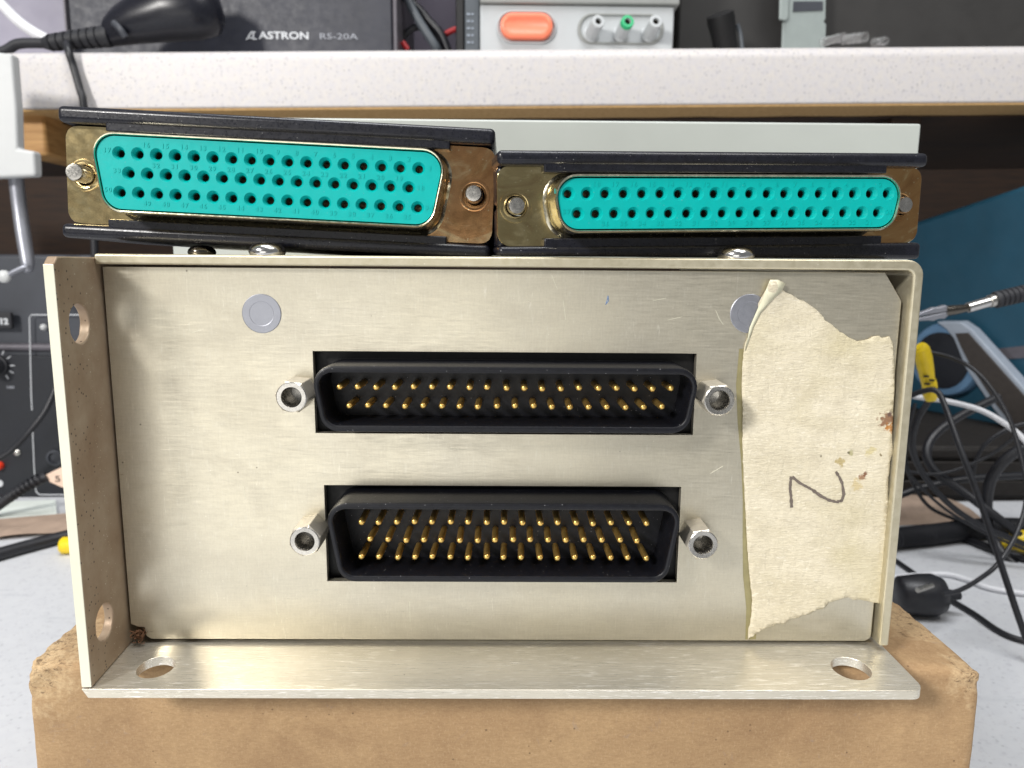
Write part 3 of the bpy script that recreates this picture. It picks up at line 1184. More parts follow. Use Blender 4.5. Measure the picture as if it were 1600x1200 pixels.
# black bench supply
x0, x1, z0, z1 = front_box(108, 608, -330, 385, 150)
ps = thing('bench_power_supply', 'black bench power supply with grey lettering on the shelf', 'power supply', ((x0 + x1) / 2, 450, z0))
mk('cabinet', G().box((x0, 385, z0 + 0.5), (x1, 560, z1)), 'supply_paint', ps, bevel=1.5)
xa, xb = x1 + 0.3, atY(622, 60, 384).x
mk('side_trim', G().box((xa, 382, z0 + 0.5), (xb, 560, z1)), 'trim_grey', ps, bevel=0.8)
xa = atY(108, 60, 383).x
mk('side_trim', G().box((xa - 1.6, 382, z0 + 0.5), (xa - 0.2, 560, z1)), 'trim_grey', ps, bevel=0.4)
Yt = 384.7


def put_text(s, px0, px1, py, Y, parent, m, wide=None, bold=0.0, hpx=None, rz=0, shear=0.0, depth=0.3):
    a, b = atY(px0, py, Y), atY(px1, py, Y)
    hz = (atY(px0, py - hpx, Y) - a).z
    g = text(s, hz / 0.69, depth, 1.0, bold * hz, shear)
    lo, hi = min(p.x for p in g.v), max(p.x for p in g.v)
    zc = (min(p.z for p in g.v) + max(p.z for p in g.v)) / 2
    k = (b.x - a.x) / (hi - lo)
    gg = G().merge(g, T((a.x + b.x) / 2, Y, a.z) @ Matrix.Rotation(rz, 4, 'Y') @ Matrix.Diagonal((k, 1, 1, 1)) @ T(-(lo + hi) / 2, 0, -zc))
    return mk('lettering', gg, m, parent, smooth=0)


put_text('ASTRON', 404, 482, 55, Yt, ps, 'white_print', hpx=11, bold=0.03)
put_text('RS-20A', 500, 559, 56.5, Yt, ps, 'grey_print', hpx=9)
# slanted emblem
g = G()
for pl in ([(384, 62), (392, 49), (399, 49), (399, 51), (393.5, 51), (386.5, 62)], [(388.5, 58), (395, 58), (395, 60), (387.4, 60)], [(394.5, 51), (397, 51), (397, 62), (394.5, 62)],
           [(397, 60), (401, 60), (401, 62), (397, 62)]):
    g.prism([atY(u, v, Yt - 0.1) for u, v in pl], (0, 0.3, 0))
mk('emblem', g, 'white_print', ps, smooth=0)

# lavender grey box at far left of the shelf
x0, x1, z0, z1 = front_box(-160, 103, -300, 430, 100)
o = thing('grey_cabinet', 'lavender grey cabinet at the left end of the shelf', 'cabinet', ((x0 + x1) / 2, 470, z0))
mk('cabinet', G().box((x0, 430, z0 + 0.4), (x1, 560, z1)), 'lavender_panel', o, bevel=2)

# woven grille panel behind the cables
x0, x1, z0, z1 = front_box(560, 760, -300, 470, 60)
o = mk('speaker_grille', G().box((x0, 470, z0 + 0.4), (x1, 540, z1)), 'woven_grey', bevel=2)
tag(o, 'grey woven grille behind the loose cables on the shelf', 'speaker')

# pale bench instrument
o = thing('bench_instrument', 'pale grey bench instrument with orange button on the shelf', 'instrument', (atY(900, 60, 390).x, 420, shz(40)))
a, b = atY(750, 60, 378), atY(1055, 60, 378)
ztop, zmid = atY(900, -260, 378).z, atY(900, 8, 378).z
z0 = shz((a.x + b.x) / 2)
mk('lower_front', G().box((a.x, 378, z0 + 0.4), (b.x - 1.2, 520, zmid)), 'instrument_grey', o, bevel=1.2)
mk('upper_front', G().box((a.x, 375.5, zmid + 0.1), (b.x + 1.5, 520, ztop)), 'instrument_dark', o, bevel=0.8)
c0 = atY(726, 60, 382)
sv = mk('side_cheek', G().box((c0.x, 382, z0 + 0.4), (a.x - 0.2, 520, ztop)), 'slate_plastic', o, bevel=1)
for k in range(5):
    p = atY(732, 22 + k * 11, 381.7)
    mk('vent_slot', G().box((p.x - 1, 381.6, p.z - 0.5), (p.x + 1, 382.2, p.z + 0.5)), 'handle_grey', sv, smooth=0)
    mk('vent_slot', G().box((p.x + 1.8, 381.6, p.z - 0.5), (p.x + 3.2, 382.2, p.z + 0.5)), 'handle_grey', sv, smooth=0)
c1 = atY(712, 60, 384)
mk('rubber_edge', G().box((c1.x, 384, z0 + 0.4), (c0.x - 0.2, 520, ztop)), 'deep_black', o, bevel=1)


def stadium(px0, px1, py0, py1, Y):
    a, b = atY(px0, py0, Y), atY(px1, py1, Y)
    return rpoly([(a.x, a.z), (a.x, b.z), (b.x, b.z), (b.x, a.z)], abs(a.z - b.z) * 0.49, 8)


st = stadium(779, 866, 19, 66, 377.5)
ou = stadium(776, 869, 16, 69, 377.5)
rim = mk('button_surround', plate(ou, [st], lambda p: (p[0], 376.6, p[1]), (0, 1.6, 0)), 'instrument_grey', o, smooth=40, bevel=0.4)
L0 = stadium(782, 863, 22, 63, 377)
cxy = (sum(p[0] for p in L0) / len(L0), sum(p[1] for p in L0) / len(L0))
sc = lambda L, k, y: [Vector((cxy[0] + (p[0] - cxy[0]) * (1 - (1 - k) * 0.35), y, cxy[1] + (p[1] - cxy[1]) * k)) for p in L]
g = G().loft([sc(L0, 1, 378), sc(L0, 1, 374.2), sc(L0, 0.97, 373.4), sc(L0, 0.9, 373.0), sc(L0, 0.6, 372.8), sc(L0, 0.56, 373.1)])
mk('button', g, 'orange_plastic', o, smooth=50)
ou = stadium(903, 1036, 21, 70, 377.5)
inn = stadium(908, 1031, 24, 67, 377.5)
mk('terminal_surround', plate(ou, [inn], lambda p: (p[0], 376.8, p[1]), (0, 1.4, 0)), 'instrument_dark', o, smooth=40, bevel=0.35)
for px, m in ((924, 'instrument_grey'), (970, 'instrument_grey'), (1014, 'instrument_grey')):
    c = atY(px, 54, 377.8)
    e = atY(px + 11, 33, 362.5)
    ax = (e - c)
    L = ax.length
    g = G().lathe(c, ax, [(5.0, 0), (5.0, 0.6), (4.3, 1.0), (3.9, L - 0.3), (3.6, L), (2.0, L), (1.9, L - 0.6), (1.7, L - 5), (0.001, L - 5)], 26)
    pst = mk('terminal_post', g, m, o, smooth=40)
    g = G().lathe(c + ax.normalized() * (L - 3), ax, [(3.98, 0), (3.98, 2.7), (3.7, 3.12), (2.0, 3.14), (1.95, 1.0)], 26, 0, False, False)
    mk('collar', g, 'green_plastic' if px == 970 else 'instrument_grey', pst, smooth=40)
    g = G().lathe(c + ax.normalized() * (L - 5), ax, [(1.7, 0), (1.7, 3.6), (1.25, 3.8), (1.2, 1.0), (0.001, 1.0)], 20)
    mk('socket', g, 'dark_steel', pst, smooth=40)

# dark cabinet filling the right of the shelf
x0, x1, z0, z1 = front_box(1058, 1900, -300, 440, 100)
o = thing('dark_cabinet', 'dark charcoal cabinet at the right of the shelf', 'cabinet', ((x0 + x1) / 2, 490, z0))
mk('cabinet', G().box((x0, 440, z0 + 0.4), (x1, 560, z1)), 'charcoal_panel', o, bevel=2)

# black knob-ended plug standing before it
o = thing('black_plug', 'black round plug standing beside the pale instrument', 'plug', (atY(1128, 66, 405).x, 405, shz(110)))
c, e = atY(1135, 80, 410), atY(1125, 22, 402)
g = G().lathe(c, e - c, [(7.6, 0), (7.8, 3), (8.3, (e - c).length * 0.55), (8.9, (e - c).length * 0.8), (8.6, (e - c).length), (6, (e - c).length + 0.6), (0.001, (e - c).length + 0.6)], 28)
mk('body', g, 'deep_black', o, smooth=40)
mk('side_clip', G().tube([atY(1152, 38, 408), atY(1157, 55, 408), atY(1160, 80, 408)], 1.4, 8), 'slate_plastic', o)

# grey metal bracket
o = thing('metal_bracket', 'grey stamped metal bracket in front of the dark cabinet', 'bracket', (atY(1256, 68, 420).x, 420, shz(160)))
pl = [(1221, 90), (1223, 35), (1226, 32), (1230, -160), (1293, -160), (1290, 30), (1287, 33), (1291, 38), (1289, 90)]
g = G().prism([atY(u, v, 420) for u, v in pl], (0, 2, 0))
mk('upright', g, 'bracket_grey', o, smooth=0, bevel=0.4)
pl = [(1218, 30), (1222, -160), (1238, -160), (1232, 28), (1228, 32)]
mk('fold', G().prism([atY(u, v, 417) for u, v in pl], (0, 2.4, 0)), 'bracket_grey', o, smooth=0, bevel=0.6)
pl = [(1239, 18), (1240, 2), (1286, 2), (1286, 16)]
mk('slot_edge', G().prism([atY(u, v, 419.4) for u, v in pl], (0, 0.5, 0)), 'gear_grey', o, smooth=0)

# clear plastic sleeves lying by the bracket
for k, (pa, pb, r) in enumerate((((1285, 66), (1318, 58), 2.6), ((1318, 62), (1352, 58), 3.0), ((1366, 66), (1384, 64), 2.4))):
    a, b = atY(*pa, 392), atY(*pb, 376)
    a.z = max(a.z, shz(a.x) + r + 0.3)
    b.z = max(b.z, shz(b.x) + r + 0.3)
    d = b - a
    L = d.length
    prof = [(r * (1 + 0.12 * math.sin(i * 1.9 + k)), L * i / 14) for i in range(15)]
    inn = [(p[0] - 0.35, p[1]) for p in prof][::-1]
    g = G().lathe(a, d, prof + inn, 20, 0, False, False)
    o = mk('plastic_sleeve', g, 'clear_plastic', smooth=50)
    tag(o, ('crumpled clear plastic sleeve beside the metal bracket, leftmost of three', 'clear plastic sleeve with its open round end, middle of three',
            'short clear plastic sleeve on the shelf, rightmost of three')[k], 'sleeve', 'clear plastic sleeves on the shelf')
# blue grey lump far right
c = atY(1555, 66, 400)
g = G()
lp = []
for k, (rr, zz) in enumerate(((11, 0), (10.4, 1.6), (8, 3.4), (4.5, 4.6), (0.01, 5.0))):
    lp.append([Vector((c.x + rr * (1 + 0.15 * math.sin(i * 1.1)) * math.cos(2 * math.pi * i / 20), 400 + 0.6 * rr * math.sin(2 * math.pi * i / 20), shz(c.x) + 0.2 + zz * 1.2)) for i in range(20)])
g.loft(lp)
tag(mk('putty_lump', g, 'grey_blob', smooth=60), 'blue grey lump at the right end of the shelf', 'putty')


def cable(name, label, pts, r, m, group='loose cables', n=10, sub=8):
    P = [p if isinstance(p, Vector) else atY(*p) for p in pts]
    o = mk(name, G().tube(P, r, n, sub), m, smooth=60)
    tag(o, label, 'cable', group)
    return o


# adapter with ribbed strain relief, upper left
ad = thing('power_adapter', 'black rounded power adapter with ribbed cord relief on the shelf edge', 'adapter', (atY(250, 72, 352).x, 352, shz(-150)))
c = [atY(x, y, Y) for x, y, Y in ((168, 52, 352), (182, 44, 352), (215, 32, 352), (265, 20, 353), (310, 18, 354), (338, 22, 355), (349, 30, 355))]
hh = [9, 11.5, 15, 18.5, 18.5, 14, 4]
loops = []
for p, h in zip(c, hh):
    loops.append([p + Vector((0, 12 * (h / 16) * math.cos(2 * math.pi * i / 28), h * math.sin(2 * math.pi * i / 28) * (1.0 if math.sin(2 * math.pi * i / 28) > 0 else 0.85))) for i in range(28)])
g = G().loft(loops)
for p in g.v:
    p.z = max(p.z, shz(p.x) + 0.3)
mk('body', g, 'black_plastic', ad, smooth=50, bevel=0)
a, b = atY(172, 56, 350), atY(68, 68, 349)
a.z = max(a.z, shz(a.x) + 6.2)
b.z = max(b.z, shz(b.x) + 4.4)
d = b - a
L = d.length
prof = [(6.0, 0), (6.2, 2)]
k = 3.0
while k < L - 6:
    r = 6.2 - 1.6 * k / L
    prof += [(r, k), (r - 0.15, k + 2.2), (r - 1.1, k + 2.5), (r - 1.1, k + 3.5), (r - 0.1, k + 3.8)]
    k += 4.6
prof += [(4.2, L - 3), (3.0, L)]
mk('cord_relief', G().lathe(a, d, prof, 22), 'rubber', ad, smooth=40)
mk('cord', G().tube([b + d.normalized() * -2, b + Vector((-14, -1, -0.6)), atY(0, 82, 345), atY(-80, 96, 340)], 2.9, 12), 'rubber', ad, smooth=60)
p = atY(190, 34, 346)
mk('end_band', G().tube([atY(178, 36, 343), atY(188, 46, 341), atY(196, 58, 342)], 2.0, 8), 'gear_grey', ad, smooth=60)

cable('white_cable', 'thick white cable dropping behind the black cord at upper left', [(-30, -30, 372), (10, 15, 372), (40, 42, 370), (75, 62, 368), (100, 66, 375)], 3.2, 'cable_white')
cable('hanging_cable', 'thin black cable hanging down over the front of the shelf', [(104, 60, 356), (106, 76, 337), (115, 105, 336), (125, 140, 335), (131, 165, 334), (140, 260, 334), (148, 390, 332), (146, 470, 332), (140, 520, 330)], 2.1, 'cable_black')
cable('grey_cable', 'glossy grey cable running diagonally in front of the woven grille', [(630, -30, 402), (640, 5, 401), (658, 38, 400), (680, 72, 400), (686, 84, 405)], 3.0, 'slate_plastic')
cable('black_cable', 'black cable falling beside the rubber edge of the instrument', [(610, -20, 410), (645, 5, 410), (672, 34, 409), (690, 55, 408), (702, 84, 408)], 2.6, 'cable_black')
cable('looped_lead', 'black lead looping up in front of the woven grille', [(622, 82, 415), (628, 60, 415), (648, 43, 415), (668, 46, 413), (690, 66, 412), (700, 84, 412)], 2.3, 'cable_black')
cable('red_lead', 'short red lead beside the rubber edge of the instrument', [(686, 66, 418), (696, 54, 418), (712, 46, 418), (724, 48, 420)], 2.0, 'cable_red')
p, q = atY(629, 66, 398), atY(637, 78, 398)
tag(mk('red_plug', G().tube([p, q], 1.9, 12, 1), 'cable_red'), 'tiny red plug end beside the power supply', 'plug')

# ================================================================== left side
# white plastic lamp clamp in front of the shelf
o = thing('white_stand', 'white plastic stand with a bent wire leg at the left edge', 'stand', (atY(10, 278, 300).x, 300, atY(10, 430, 300).z))
pl = [(-90, 70), (18, 84), (25, 170), (27, 232), (53, 236), (55, 275), (-90, 282)]
mk('housing', G().prism([atY(u, v, 296) for u, v in pl], (0, 7, 0)), 'white_plastic', o, smooth=0, bevel=1.5, bseg=4)
mk('wire_leg', G().tube([atY(22, 250, 308), atY(30, 320, 308), atY(37, 370, 306), atY(43, 408, 304), atY(43, 420, 302), atY(38, 418, 300), atY(24, 424, 297), atY(9, 432, 294)], [3.8, 3.8, 3.8, 3.6, 2.6, 1.5, 1.4, 1.4], 14), 'rivet_metal', o, smooth=60)
g = G().lathe(atY(9, 432, 296), (0, -1, 0), [(0.001, -1), (2.6, -0.6), (3.4, 0.6), (3.4, 2), (2.7, 3), (0.001, 3.3)], 20)
mk('ball_tip', g, 'white_plastic', o, smooth=60)

# black radio gear
GY = 330
a, b = atY(-150, 396, GY), atY(190, 396, GY)
zb = tz(a.x * 0.5 + b.x * 0.5) + 8
o = thing('radio_gear', 'black rack instrument with white panel lines and a knob at left', 'instrument', ((a.x + b.x) / 2, 400, tz(a.x)))
zt = a.z
zm0, zm1 = atY(0, 552, GY).z, atY(0, 533, GY).z
zlow = atY(0, 778, GY).z
body = mk('cabinet', G().box((a.x, GY + 3, zlow - 4), (b.x, 520, zt)), 'gear_grey', o, bevel=2)
mk('trim_bar', G().tube([Vector((a.x, GY + 2, (zm0 + zm1) / 2)), Vector((b.x, GY + 2, (zm0 + zm1) / 2))], 2.4, 12, 1), 'trim_grey', o, smooth=60)
fp = mk('front_plate', G().box((a.x, GY, zlow), (b.x, GY + 2.6, zm0 - 1.5)), 'gear_black', o, bevel=0.5)
for px in (-60, 60, 160):
    p = atY(px, 700, GY)
    mk('foot', G().lathe((p.x, GY + 20, tz(p.x) + 0.1), (0, 0, 1), [(6, 0), (7, 1), (7, zlow - 4 - tz(p.x) + 0.5)], 18), 'rubber', o, smooth=40)


def line(pts, r, parent, m='white_print', Y=GY - 0.2):
    mk('panel_line', G().tube([atY(u, v, Y) for u, v in pts], r, 6, 1), m, parent, smooth=0)


line([(140, 492), (49, 492), (46, 496), (47.5, 560), (49, 620), (50, 641)], 0.32, fp)
line([(51, 672), (53, 720), (55, 760), (57, 769), (62, 773), (150, 773)], 0.32, fp)
tab = mk('number_tab', G().box(tuple(atY(-40, 488, GY - 3)), tuple(Vector((atY(24, 513, GY).x, GY - 0.1, atY(24, 513, GY).z)))), 'rubber', o, bevel=0.8)
put_text('12', 1, 13, 502, GY - 3.2, tab, 'white_print', hpx=9, bold=0.06)
kc = atY(-2, 571, GY)
kn = mk('knob', G().lathe((kc.x, GY - 0.1, kc.z), (0, -1, 0), [(6.2, 0), (6.2, 2), (5.4, 2.3), (4.6, 10), (4.0, 10.6), (0.001, 10.6)], 30), 'rubber', o, smooth=35)
for ang in (66, 36, 0, -28, -58):
    ca, sa = math.cos(rad(ang)), math.sin(rad(ang))
    p, q = Vector((kc.x + 7.0 * ca, GY - 0.15, kc.z + 7.0 * sa)), Vector((kc.x + 9.6 * ca, GY - 0.15, kc.z + 9.6 * sa))
    mk('scale_tick', G().tube([p, q], 0.33, 5, 1), 'white_print', fp, smooth=0)
put_text('100', 11, 22, 605, GY - 0.2, fp, 'grey_print', hpx=4.5)
p = atY(69, 511, GY)
mk('indicator', G().lathe((p.x, GY - 0.1, p.z), (0, -1, 0), [(1.9, 0), (1.9, 1), (1.2, 2.2), (0.001, 2.5)], 16), 'white_plastic', o, smooth=60)
p = atY(27, 707, GY)
mk('screw', G().lathe((p.x, GY - 0.1, p.z), (0, -1, 0), [(2.2, 0), (2.0, 0.8), (1.0, 1.3), (0.001, 1.4)], 16), 'steel', o, smooth=60)
p = atY(87, 715, GY)
mk('jack', G().lathe((p.x, GY - 0.1, p.z), (0, -1, 0), [(5, 0), (5, 1.5), (3.6, 1.7), (3.4, 0.3), (0.001, 0.3)], 22), 'gear_grey', o, smooth=40)
p = atY(0, 727, GY)
mk('red_button', G().lathe((p.x, GY - 0.1, p.z), (0, -1, 0), [(2.6, 0), (2.6, 3), (1.9, 3.8), (0.001, 4)], 18), 'red_plastic', o, smooth=50)
p = atY(0, 755, GY)
mk('jack', G().lathe((p.x, GY - 0.1, p.z), (0, -1, 0), [(2.2, 0), (2.2, 0.6), (1.3, 0.7), (1.2, 0.2), (0.001, 0.2)], 18), 'white_print', o, smooth=40)

cable('curved_lead', 'black lead curving down across the black instrument front', [(90, 600, 318), (72, 640, 312), (48, 672, 308), (20, 702, 306), (-10, 722, 304), (-60, 750, 300)], 1.6, 'cable_black')
tg = thing('tagged_cable', 'ribbed black cable with a cream paper tag at left', 'cable', (atY(30, 760, 300).x, 300, tz(-200)), group='loose cables')
P = [atY(x, y, Y) for x, y, Y in ((-70, 840, 285), (0, 788, 290), (30, 766, 292), (52, 755, 293), (74, 744, 295))]
mk('jacket', G().tube(P, 2.9, 12), 'rubber', tg, smooth=60)
for k in range(9):
    p = atY(8 + k * 6.5, 783 - k * 4.1, 291.0)
    mk('rib', G().lathe(p - Vector((0.5, 0, -0.3)), P[3] - P[1], [(3.05, 0), (3.25, 0.3), (3.25, 0.8), (3.05, 1.1)], 12, 0, False, False), 'cable_black', tg, smooth=60)
pl = [(69, 743), (94, 731), (112, 728), (116, 764), (96, 761), (78, 753)]
lb = mk('paper_tag', G().prism([atY(u, v, 294) for u, v in pl], (0, 0.5, 0)), 'cream_label', tg, smooth=0)
put_text('5', 86, 94, 748, 293.7, lb, 'ink', hpx=9)
# paper, cloth, cable and yellow plug on the bench at left
pts = [atZ(u, v, TZ + 1) for u, v in ((-60, 812), (88, 796), (86, 770), (-60, 772))]
g = G()
for p in pts:
    p.z = tz(p.x) + 0.6
g.prism(pts, (0, 0, 0.4))
tag(mk('paper_sheet', g, 'paper', smooth=0), 'white printed paper under the black instrument', 'paper')
g = G()
rows = []
for i in range(17):
    row = []
    for j in range(9):
        u, v = i / 16, j / 8
        p = atZ(-70 + 200 * u, 838 - 30 * v - 14 * u, TZ)
        p.z = tz(p.x) + 0.8 + 3.0 * (0.4 + fbm((u * 3, v * 2, 4), 3)) * math.sin(math.pi * min(1, v + 0.1)) + 1.0
        row.append(p)
    rows.append(row)
for i in range(16):
    for j in range(8):
        g.add([rows[i][j], rows[i + 1][j], rows[i + 1][j + 1], rows[i][j + 1]], [(0, 1, 2, 3)])
tag(mk('tan_cloth', g, 'tan_cloth', smooth=80), 'crumpled tan cloth on the bench at left', 'cloth')


def on_bench(px, py, r):
    p = atZ(px, py, TZ + r)
    p.z = tz(p.x) + r
    return p


cable('flat_cable', 'thick black cable lying on the bench at the left edge', [on_bench(-80, 874, 3.2), on_bench(0, 853, 3.2), on_bench(50, 840, 3.2), on_bench(100, 828, 3.2), on_bench(150, 818, 3.2)], 3.2, 'cable_black')
p = on_bench(104, 842, 4.2)
tag(mk('yellow_plug', G().lathe(p + Vector((-3.5, 0, 0)), (1, 0.15, 0), [(0.001, 0), (3.2, 0.2), (4.2, 1.4), (4.2, 16), (0.001, 16)], 20), 'yellow_plastic', smooth=50), 'yellow plug cap on the bench beside the left flange', 'plug')

# ================================================================== right side
# blue instrument seen along its left side
# it stands on a dark brown rack and leans back on its folded handle
A, B2 = atY(1412, 353, 430), atY(1760, 236, 300)
A0, B0 = atY(1412, 690, 430), atY(1760, 720, 300)
dirn = (B2 - A)
inn = (A - A0).cross(B0 - A0).normalized()
if inn.y < 0:
    inn = -inn
bl = thing('blue_instrument', 'dark blue instrument case with a hinged carrying handle at right', 'instrument', tuple((A0 + B0) / 2 + inn * 60))
g = G().prism([A0, B0, B2, A], inn * 190)
mk('case_side', g, 'blue_paint', bl, bevel=3)


def on_side(px, py, off=0.0):
    """where a ray meets the blue side, moved out of it by off"""
    d = ray(px, py)
    t = (A - CAM - inn * off).dot(inn) / d.dot(inn)
    return CAM + d * t


hc = on_side(1487, 560, 0)
# hub
rx = (on_side(1487, 505, 0) - on_side(1487, 618, 0)).length / 2
g = G().lathe(hc + inn * 1, -inn, [(rx, 0), (rx, 9), (rx - 1.5, 11), (rx - 5, 11.5), (0.001, 11.5)], 40)
hb = mk('handle_hub', g, 'hub_blue', bl, smooth=40)
g = G().lathe(hc - inn * 10.6, -inn, [(rx - 6, 0), (rx - 6, 1.3), (rx - 8, 1.6), (0.001, 1.7)], 36)
mk('hub_cap', g, 'gear_black', hb, smooth=40)
# arm
def ring(pl, off):
    return [on_side(u, v, off) for u, v in pl]


arm = [(1462, 503), (1500, 503), (1518, 515), (1600, 606), (1680, 700), (1680, 800), (1606, 706), (1552, 640), (1508, 575), (1490, 530), (1478, 515)]
g = G().prism(ring(arm, 13), inn * 9)
am = mk('handle_arm', g, 'handle_grey', bl, smooth=0, bevel=1.0)
arm2 = [(1492, 521), (1512, 520), (1596, 614), (1676, 708), (1676, 785), (1606, 694), (1556, 632), (1515, 570), (1500, 540)]
mk('arm_insert', G().prism(ring(arm2, 14.0), inn * 2), 'handle_insert', am, smooth=0, bevel=0.3)
gr = [(1548, 546), (1640, 536), (1640, 556), (1552, 563)]
mk('groove_strip', G().prism(ring(gr, 0.8), inn * 1.2), 'trim_grey', bl, smooth=0)

# test clip
CY = 190
tc = thing('test_clip', 'silver crocodile clip on a black lead beside the chassis', 'clip', (atY(1480, 500, CY).x, CY, atY(1480, 500, CY).z))
a, b = atY(1418, 498, CY), atY(1480, 486, CY)
for s in (1, -1):
    g = G()
    lp = []
    for k, (t, h) in enumerate(((0, 0.5), (0.25, 1.2), (0.5, 1.9), (0.62, 2.5), (0.75, 2.1), (0.9, 2.6), (1.0, 1.2))):
        p = a.lerp(b, t) + Vector((0, 0, s * (0.15 + 0.3 * (1 - t))))
        lp.append([p + Vector((0, -1.6, 0)), p + Vector((0, 1.6, 0)), p + Vector((0, 1.5, s * h)), p + Vector((0, -1.5, s * h))])
    g.loft(lp)
    mk('jaw', g, 'rivet_metal', tc, smooth=30, bevel=0.2)
c = atY(1512, 481, CY)
mk('hinge', G().tube([b - Vector((1, 0, 0)), b.lerp(c, 0.4), c], [2.2, 2.0, 1.5], 12, 3), 'dark_steel', tc, smooth=50)
e = atY(1546, 471, CY)
mk('ferrule', G().tube([c, e], 2.1, 16, 1), 'bright_steel', tc, smooth=40)
f2 = atY(1554, 469, CY)
mk('ferrule_neck', G().tube([e, f2], 2.6, 16, 1), 'steel', tc, smooth=40)
h2 = atY(1680, 440, CY)
d = h2 - f2
L = d.length
prof = [(3.2, 0)]
k = 0.4
while k < L - 1:
    prof += [(3.5, k), (3.5, k + 1.3), (3.0, k + 1.5), (3.0, k + 1.9)]
    k += 2.1
mk('grip', G().lathe(f2, d, prof, 18), 'rubber', tc, smooth=40)

# upright yellow plug
YP = 200
yp = thing('yellow_plug', 'yellow plug with slotted neck hanging beside the right wall of the chassis', 'plug', (atY(1448, 620, YP).x, YP, atY(1448, 625, YP).z), group='yellow plugs')
ps_ = [(1436, 540, 2.4), (1440, 546, 3.6), (1443, 560, 3.9), (1447, 580, 3.5), (1449, 592, 3.2), (1452, 600, 3.4), (1454, 618, 3.3), (1455, 626, 2.2)]
mk('body', G().tube([atY(x, y, YP) for x, y, r in ps_], [r * 0.9 for x, y, r in ps_], 20, 4), 'yellow_plastic', yp, smooth=50)
for k, (x, y) in enumerate(((1447, 588), (1456, 594), (1449, 600), (1457, 606))):
    p = atY(x, y, YP - 3.1)
    mk('slot', G().box((p.x - 1.0, YP - 3.6, p.z - 0.35), (p.x + 1.0, YP - 2.4, p.z + 0.35)), 'deep_black', yp, smooth=0)

cable('white_lead', 'white cable arching across below the blue instrument', [(1400, 612, 240), (1432, 620, 235), (1480, 627, 225), (1530, 640, 215), (1570, 662, 205), (1605, 692, 198), (1660, 760, 190)], 1.25, 'cable_white')
cable('taut_lead', 'glossy black lead running steeply down past the white cable', [(1412, 622, 185), (1440, 612, 180), (1461, 610, 176), (1474, 628, 172), (1500, 700, 160), (1530, 780, 150), (1560, 870, 140), (1590, 960, 130), (1625, 1060, 122)], 1.15, 'cable_black')
cable('drooping_lead', 'thin black lead drooping across the handle arm and down the right edge', [(1395, 540, 210), (1440, 548, 205), (1490, 560, 195), (1530, 585, 185), (1570, 640, 175), (1592, 700, 168), (1604, 770, 160), (1590, 830, 152), (1560, 880, 146), (1530, 905, 142), (1500, 922, 138), (1474, 928, 136)], 0.85, 'cable_black')
cable('looped_black_lead', 'black lead curving in a loop beside the right wall of the chassis', [(1452, 625, 215), (1432, 660, 215), (1426, 700, 215), (1442, 740, 215), (1480, 785, 212), (1530, 820, 208), (1600, 850, 205)], 1.4, 'cable_black')
cable('second_loop_lead', 'dull black lead looping just right of the first loop', [(1560, 620, 260), (1500, 650, 255), (1460, 680, 250), (1448, 710, 245), (1462, 738, 240), (1500, 765, 235), (1560, 810, 225), (1620, 860, 220)], 2.2, 'cable_black')
cable('bent_black_cable', 'black cable bending down to the bench at the right edge', [(1640, 690, 225), (1590, 705, 230), (1560, 730, 232), (1545, 760, 232), (1542, 800, 230), (1550, 840, 225), (1580, 880, 215), (1640, 920, 205)], 2.6, 'cable_black')
cable('level_cable', 'faint black cable crossing behind the looped leads', [(1395, 778, 262), (1440, 762, 262), (1500, 750, 262), (1560, 745, 262), (1640, 742, 262)], 1.9, 'cable_black')

# ribbed loom, tan pouch and yellow plug on the bench at right
cl = [on_bench(x, y, 5.5) for x, y in ((1330, 862), (1400, 850), (1450, 846), (1500, 840), (1545, 836), (1600, 838), (1680, 845))]
o = thing('ribbed_loom', 'thick ribbed black cable sleeve lying on the bench behind the carton', 'cable', tuple(cl[2] - Vector((0, 0, 5.5))), group='loose cables')
P = []
R = []
for i in range(len(cl) - 1):
    for k in range(14):
        for q, rr in ((0, 5.2), (0.5, 5.2), (0.55, 4.6), (0.95, 4.6)):
            P.append(cl[i].lerp(cl[i + 1], (k + q) / 14))
            R.append(rr)
mk('sleeve', G().tube(P, R, 14, 1), 'rubber', o, smooth=30)
g = G()
rows = []
for i in range(21):
    row = []
    for j in range(13):
        u, v = i / 20, j / 12
        p = on_bench(1360 + 190 * u, 836 + 6 * (1 - u), 0)
        p = p + Vector((0, 8 + 40 * v, 0))
        h = 13 * math.sin(math.pi * v) ** 0.6 * (1 - 0.75 * u ** 1.5) * (1 + 0.25 * fbm((u * 4, v * 2, 7), 3))
        p.z = tz(p.x) + 0.5 + h
        row.append(p)
    rows.append(row)
for i in range(20):
    for j in range(12):
        g.add([rows[i][j], rows[i + 1][j], rows[i + 1][j + 1], rows[i][j + 1]], [(0, 1, 2, 3)])
tag(mk('tan_pouch', g, 'tan_cloth', smooth=80), 'soft tan pouch behind the ribbed black cable sleeve', 'pouch')
y2 = thing('yellow_plug', 'yellow plug lying on the bench at the right edge', 'plug', tuple(on_bench(1585, 862, 0)), group='yellow plugs')
ps_ = [(1556, 850, 2.8), (1566, 851, 3.4), (1578, 852, 3.3), (1586, 850, 4.6), (1596, 850, 5.2), (1640, 852, 5.2)]
mk('body', G().tube([on_bench(x, y + 8, r + 1.5) for x, y, r in ps_], [r for x, y, r in ps_], 20, 3), 'yellow_plastic', y2, smooth=50)
for k in range(3):
    p = on_bench(1561 + k * 6, 857, 4.5)
    mk('slot', G().box((p.x - 0.5, p.y - 4.2, p.z - 1.2), (p.x + 0.5, p.y - 2.6, p.z + 1.4)), 'deep_black', y2, smooth=0)
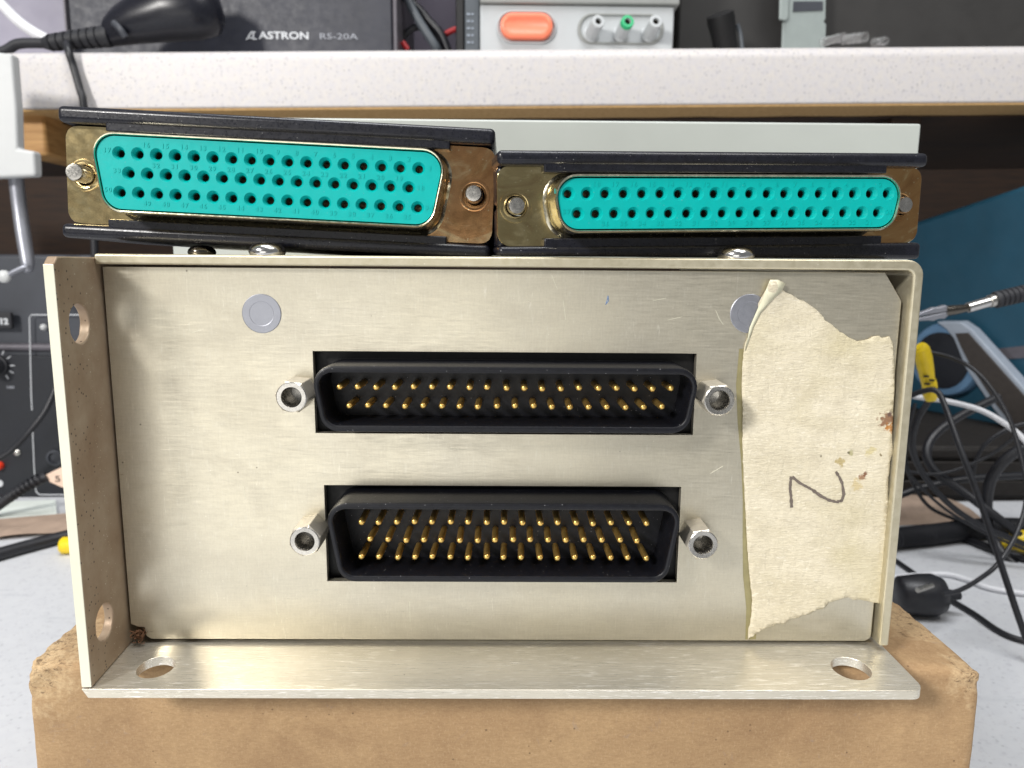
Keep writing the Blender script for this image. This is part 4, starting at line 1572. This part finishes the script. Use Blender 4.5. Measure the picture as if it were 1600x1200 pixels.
# dark rack under the blue instrument
p, q = atY(1400, 699, 300), atY(1800, 699, 300)
zt_ = p.z
rk = thing('dark_rack', 'dark brown rack box in the shadow under the blue instrument', 'rack', ((p.x + q.x) / 2, 350, tz(p.x)))
mk('rack_body', G().box((p.x + 4, 303, tz(p.x) + 0.4), (q.x, 520, zt_)), 'rack_brown', rk, bevel=2)
for k, (v0, v1) in enumerate(((703, 716), (722, 745), (752, 775))):
    z1_, z0_ = atY(1500, v0, 300).z, atY(1500, v1, 300).z
    mk('rack_drawer', G().box((p.x + 7, 300.5, z0_), (q.x - 4, 303.2, z1_)), 'rack_brown', rk, bevel=0.8)

# round probe plug on the bench
pp = on_bench(1452, 950, 6)
o = thing('probe_plug', 'black round probe plug with a steel tip behind the carton edge', 'plug', (pp.x, pp.y, tz(pp.x)))
a, b = on_bench(1400, 938, 8.5), on_bench(1470, 940, 8.5)
d = b - a
L = d.length
mk('body', G().lathe(a, d, [(5.5, 0), (7.2, 1.5), (8.2, L * 0.5), (8.3, L * 0.8), (6.8, L), (3.5, L + 1.6), (0.001, L + 1.8)], 30), 'cable_black', o, smooth=50)
mk('tip', G().tube([on_bench(1424, 925, 17.0) + Vector((0, -4, 0)), on_bench(1446, 918, 17.0) + Vector((0, -4, 0))], 1.0, 12, 1), 'steel', o, smooth=40)
mk('cord_boot', G().tube([b + d.normalized() * 0.5, b + d.normalized() * 7], [2.6, 1.8], 12, 1), 'rubber', o, smooth=40)
cable('bench_lead', 'thin black lead lying across the bench below the probe plug', [on_bench(1398, 885, 1), on_bench(1430, 908, 1), on_bench(1472, 940, 1.2), on_bench(1520, 970, 1.2), on_bench(1560, 998, 1.2), on_bench(1600, 1014, 1.2), on_bench(1680, 1030, 1.2)], 1.15, 'cable_black')
cable('bench_white_cable', 'thin white cable on the bench behind the probe plug', [on_bench(1390, 912, 1.2), on_bench(1430, 909, 1.2), on_bench(1475, 908, 1.2), on_bench(1510, 917, 1.2), on_bench(1550, 932, 1.2), on_bench(1640, 946, 1.2)], 1.3, 'cable_white')

# finer leads in the tangle at right
for lab, pts, r in (('thin black lead dropping straight behind the yellow plug', [(1430, 630, 250), (1415, 690, 250), (1420, 740, 248), (1450, 790, 245), (1500, 815, 240)], 0.9),
                    ('thin black lead rising to the right edge under the white cable', [(1405, 735, 238), (1470, 740, 236), (1540, 715, 230), (1590, 680, 225), (1650, 640, 220)], 0.8),
                    ('thin black lead sagging from the handle arm to the bench', [(1640, 655, 235), (1580, 668, 238), (1535, 700, 240), (1520, 750, 240), (1540, 800, 236), (1600, 835, 230)], 1.0),
                    ('fine black lead crossing low in front of the tan pouch', [(1395, 700, 222), (1425, 745, 222), (1470, 790, 220), (1530, 828, 216), (1600, 858, 212), (1660, 880, 210)], 0.7),
                    ('thick black lead lying along the back of the bench at right', [on_bench(1440, 835, 2), on_bench(1500, 850, 2), on_bench(1545, 868, 2), on_bench(1600, 885, 2), on_bench(1680, 905, 2)], 2.0)):
    cable('tangled_lead', lab, pts, r, 'cable_black')
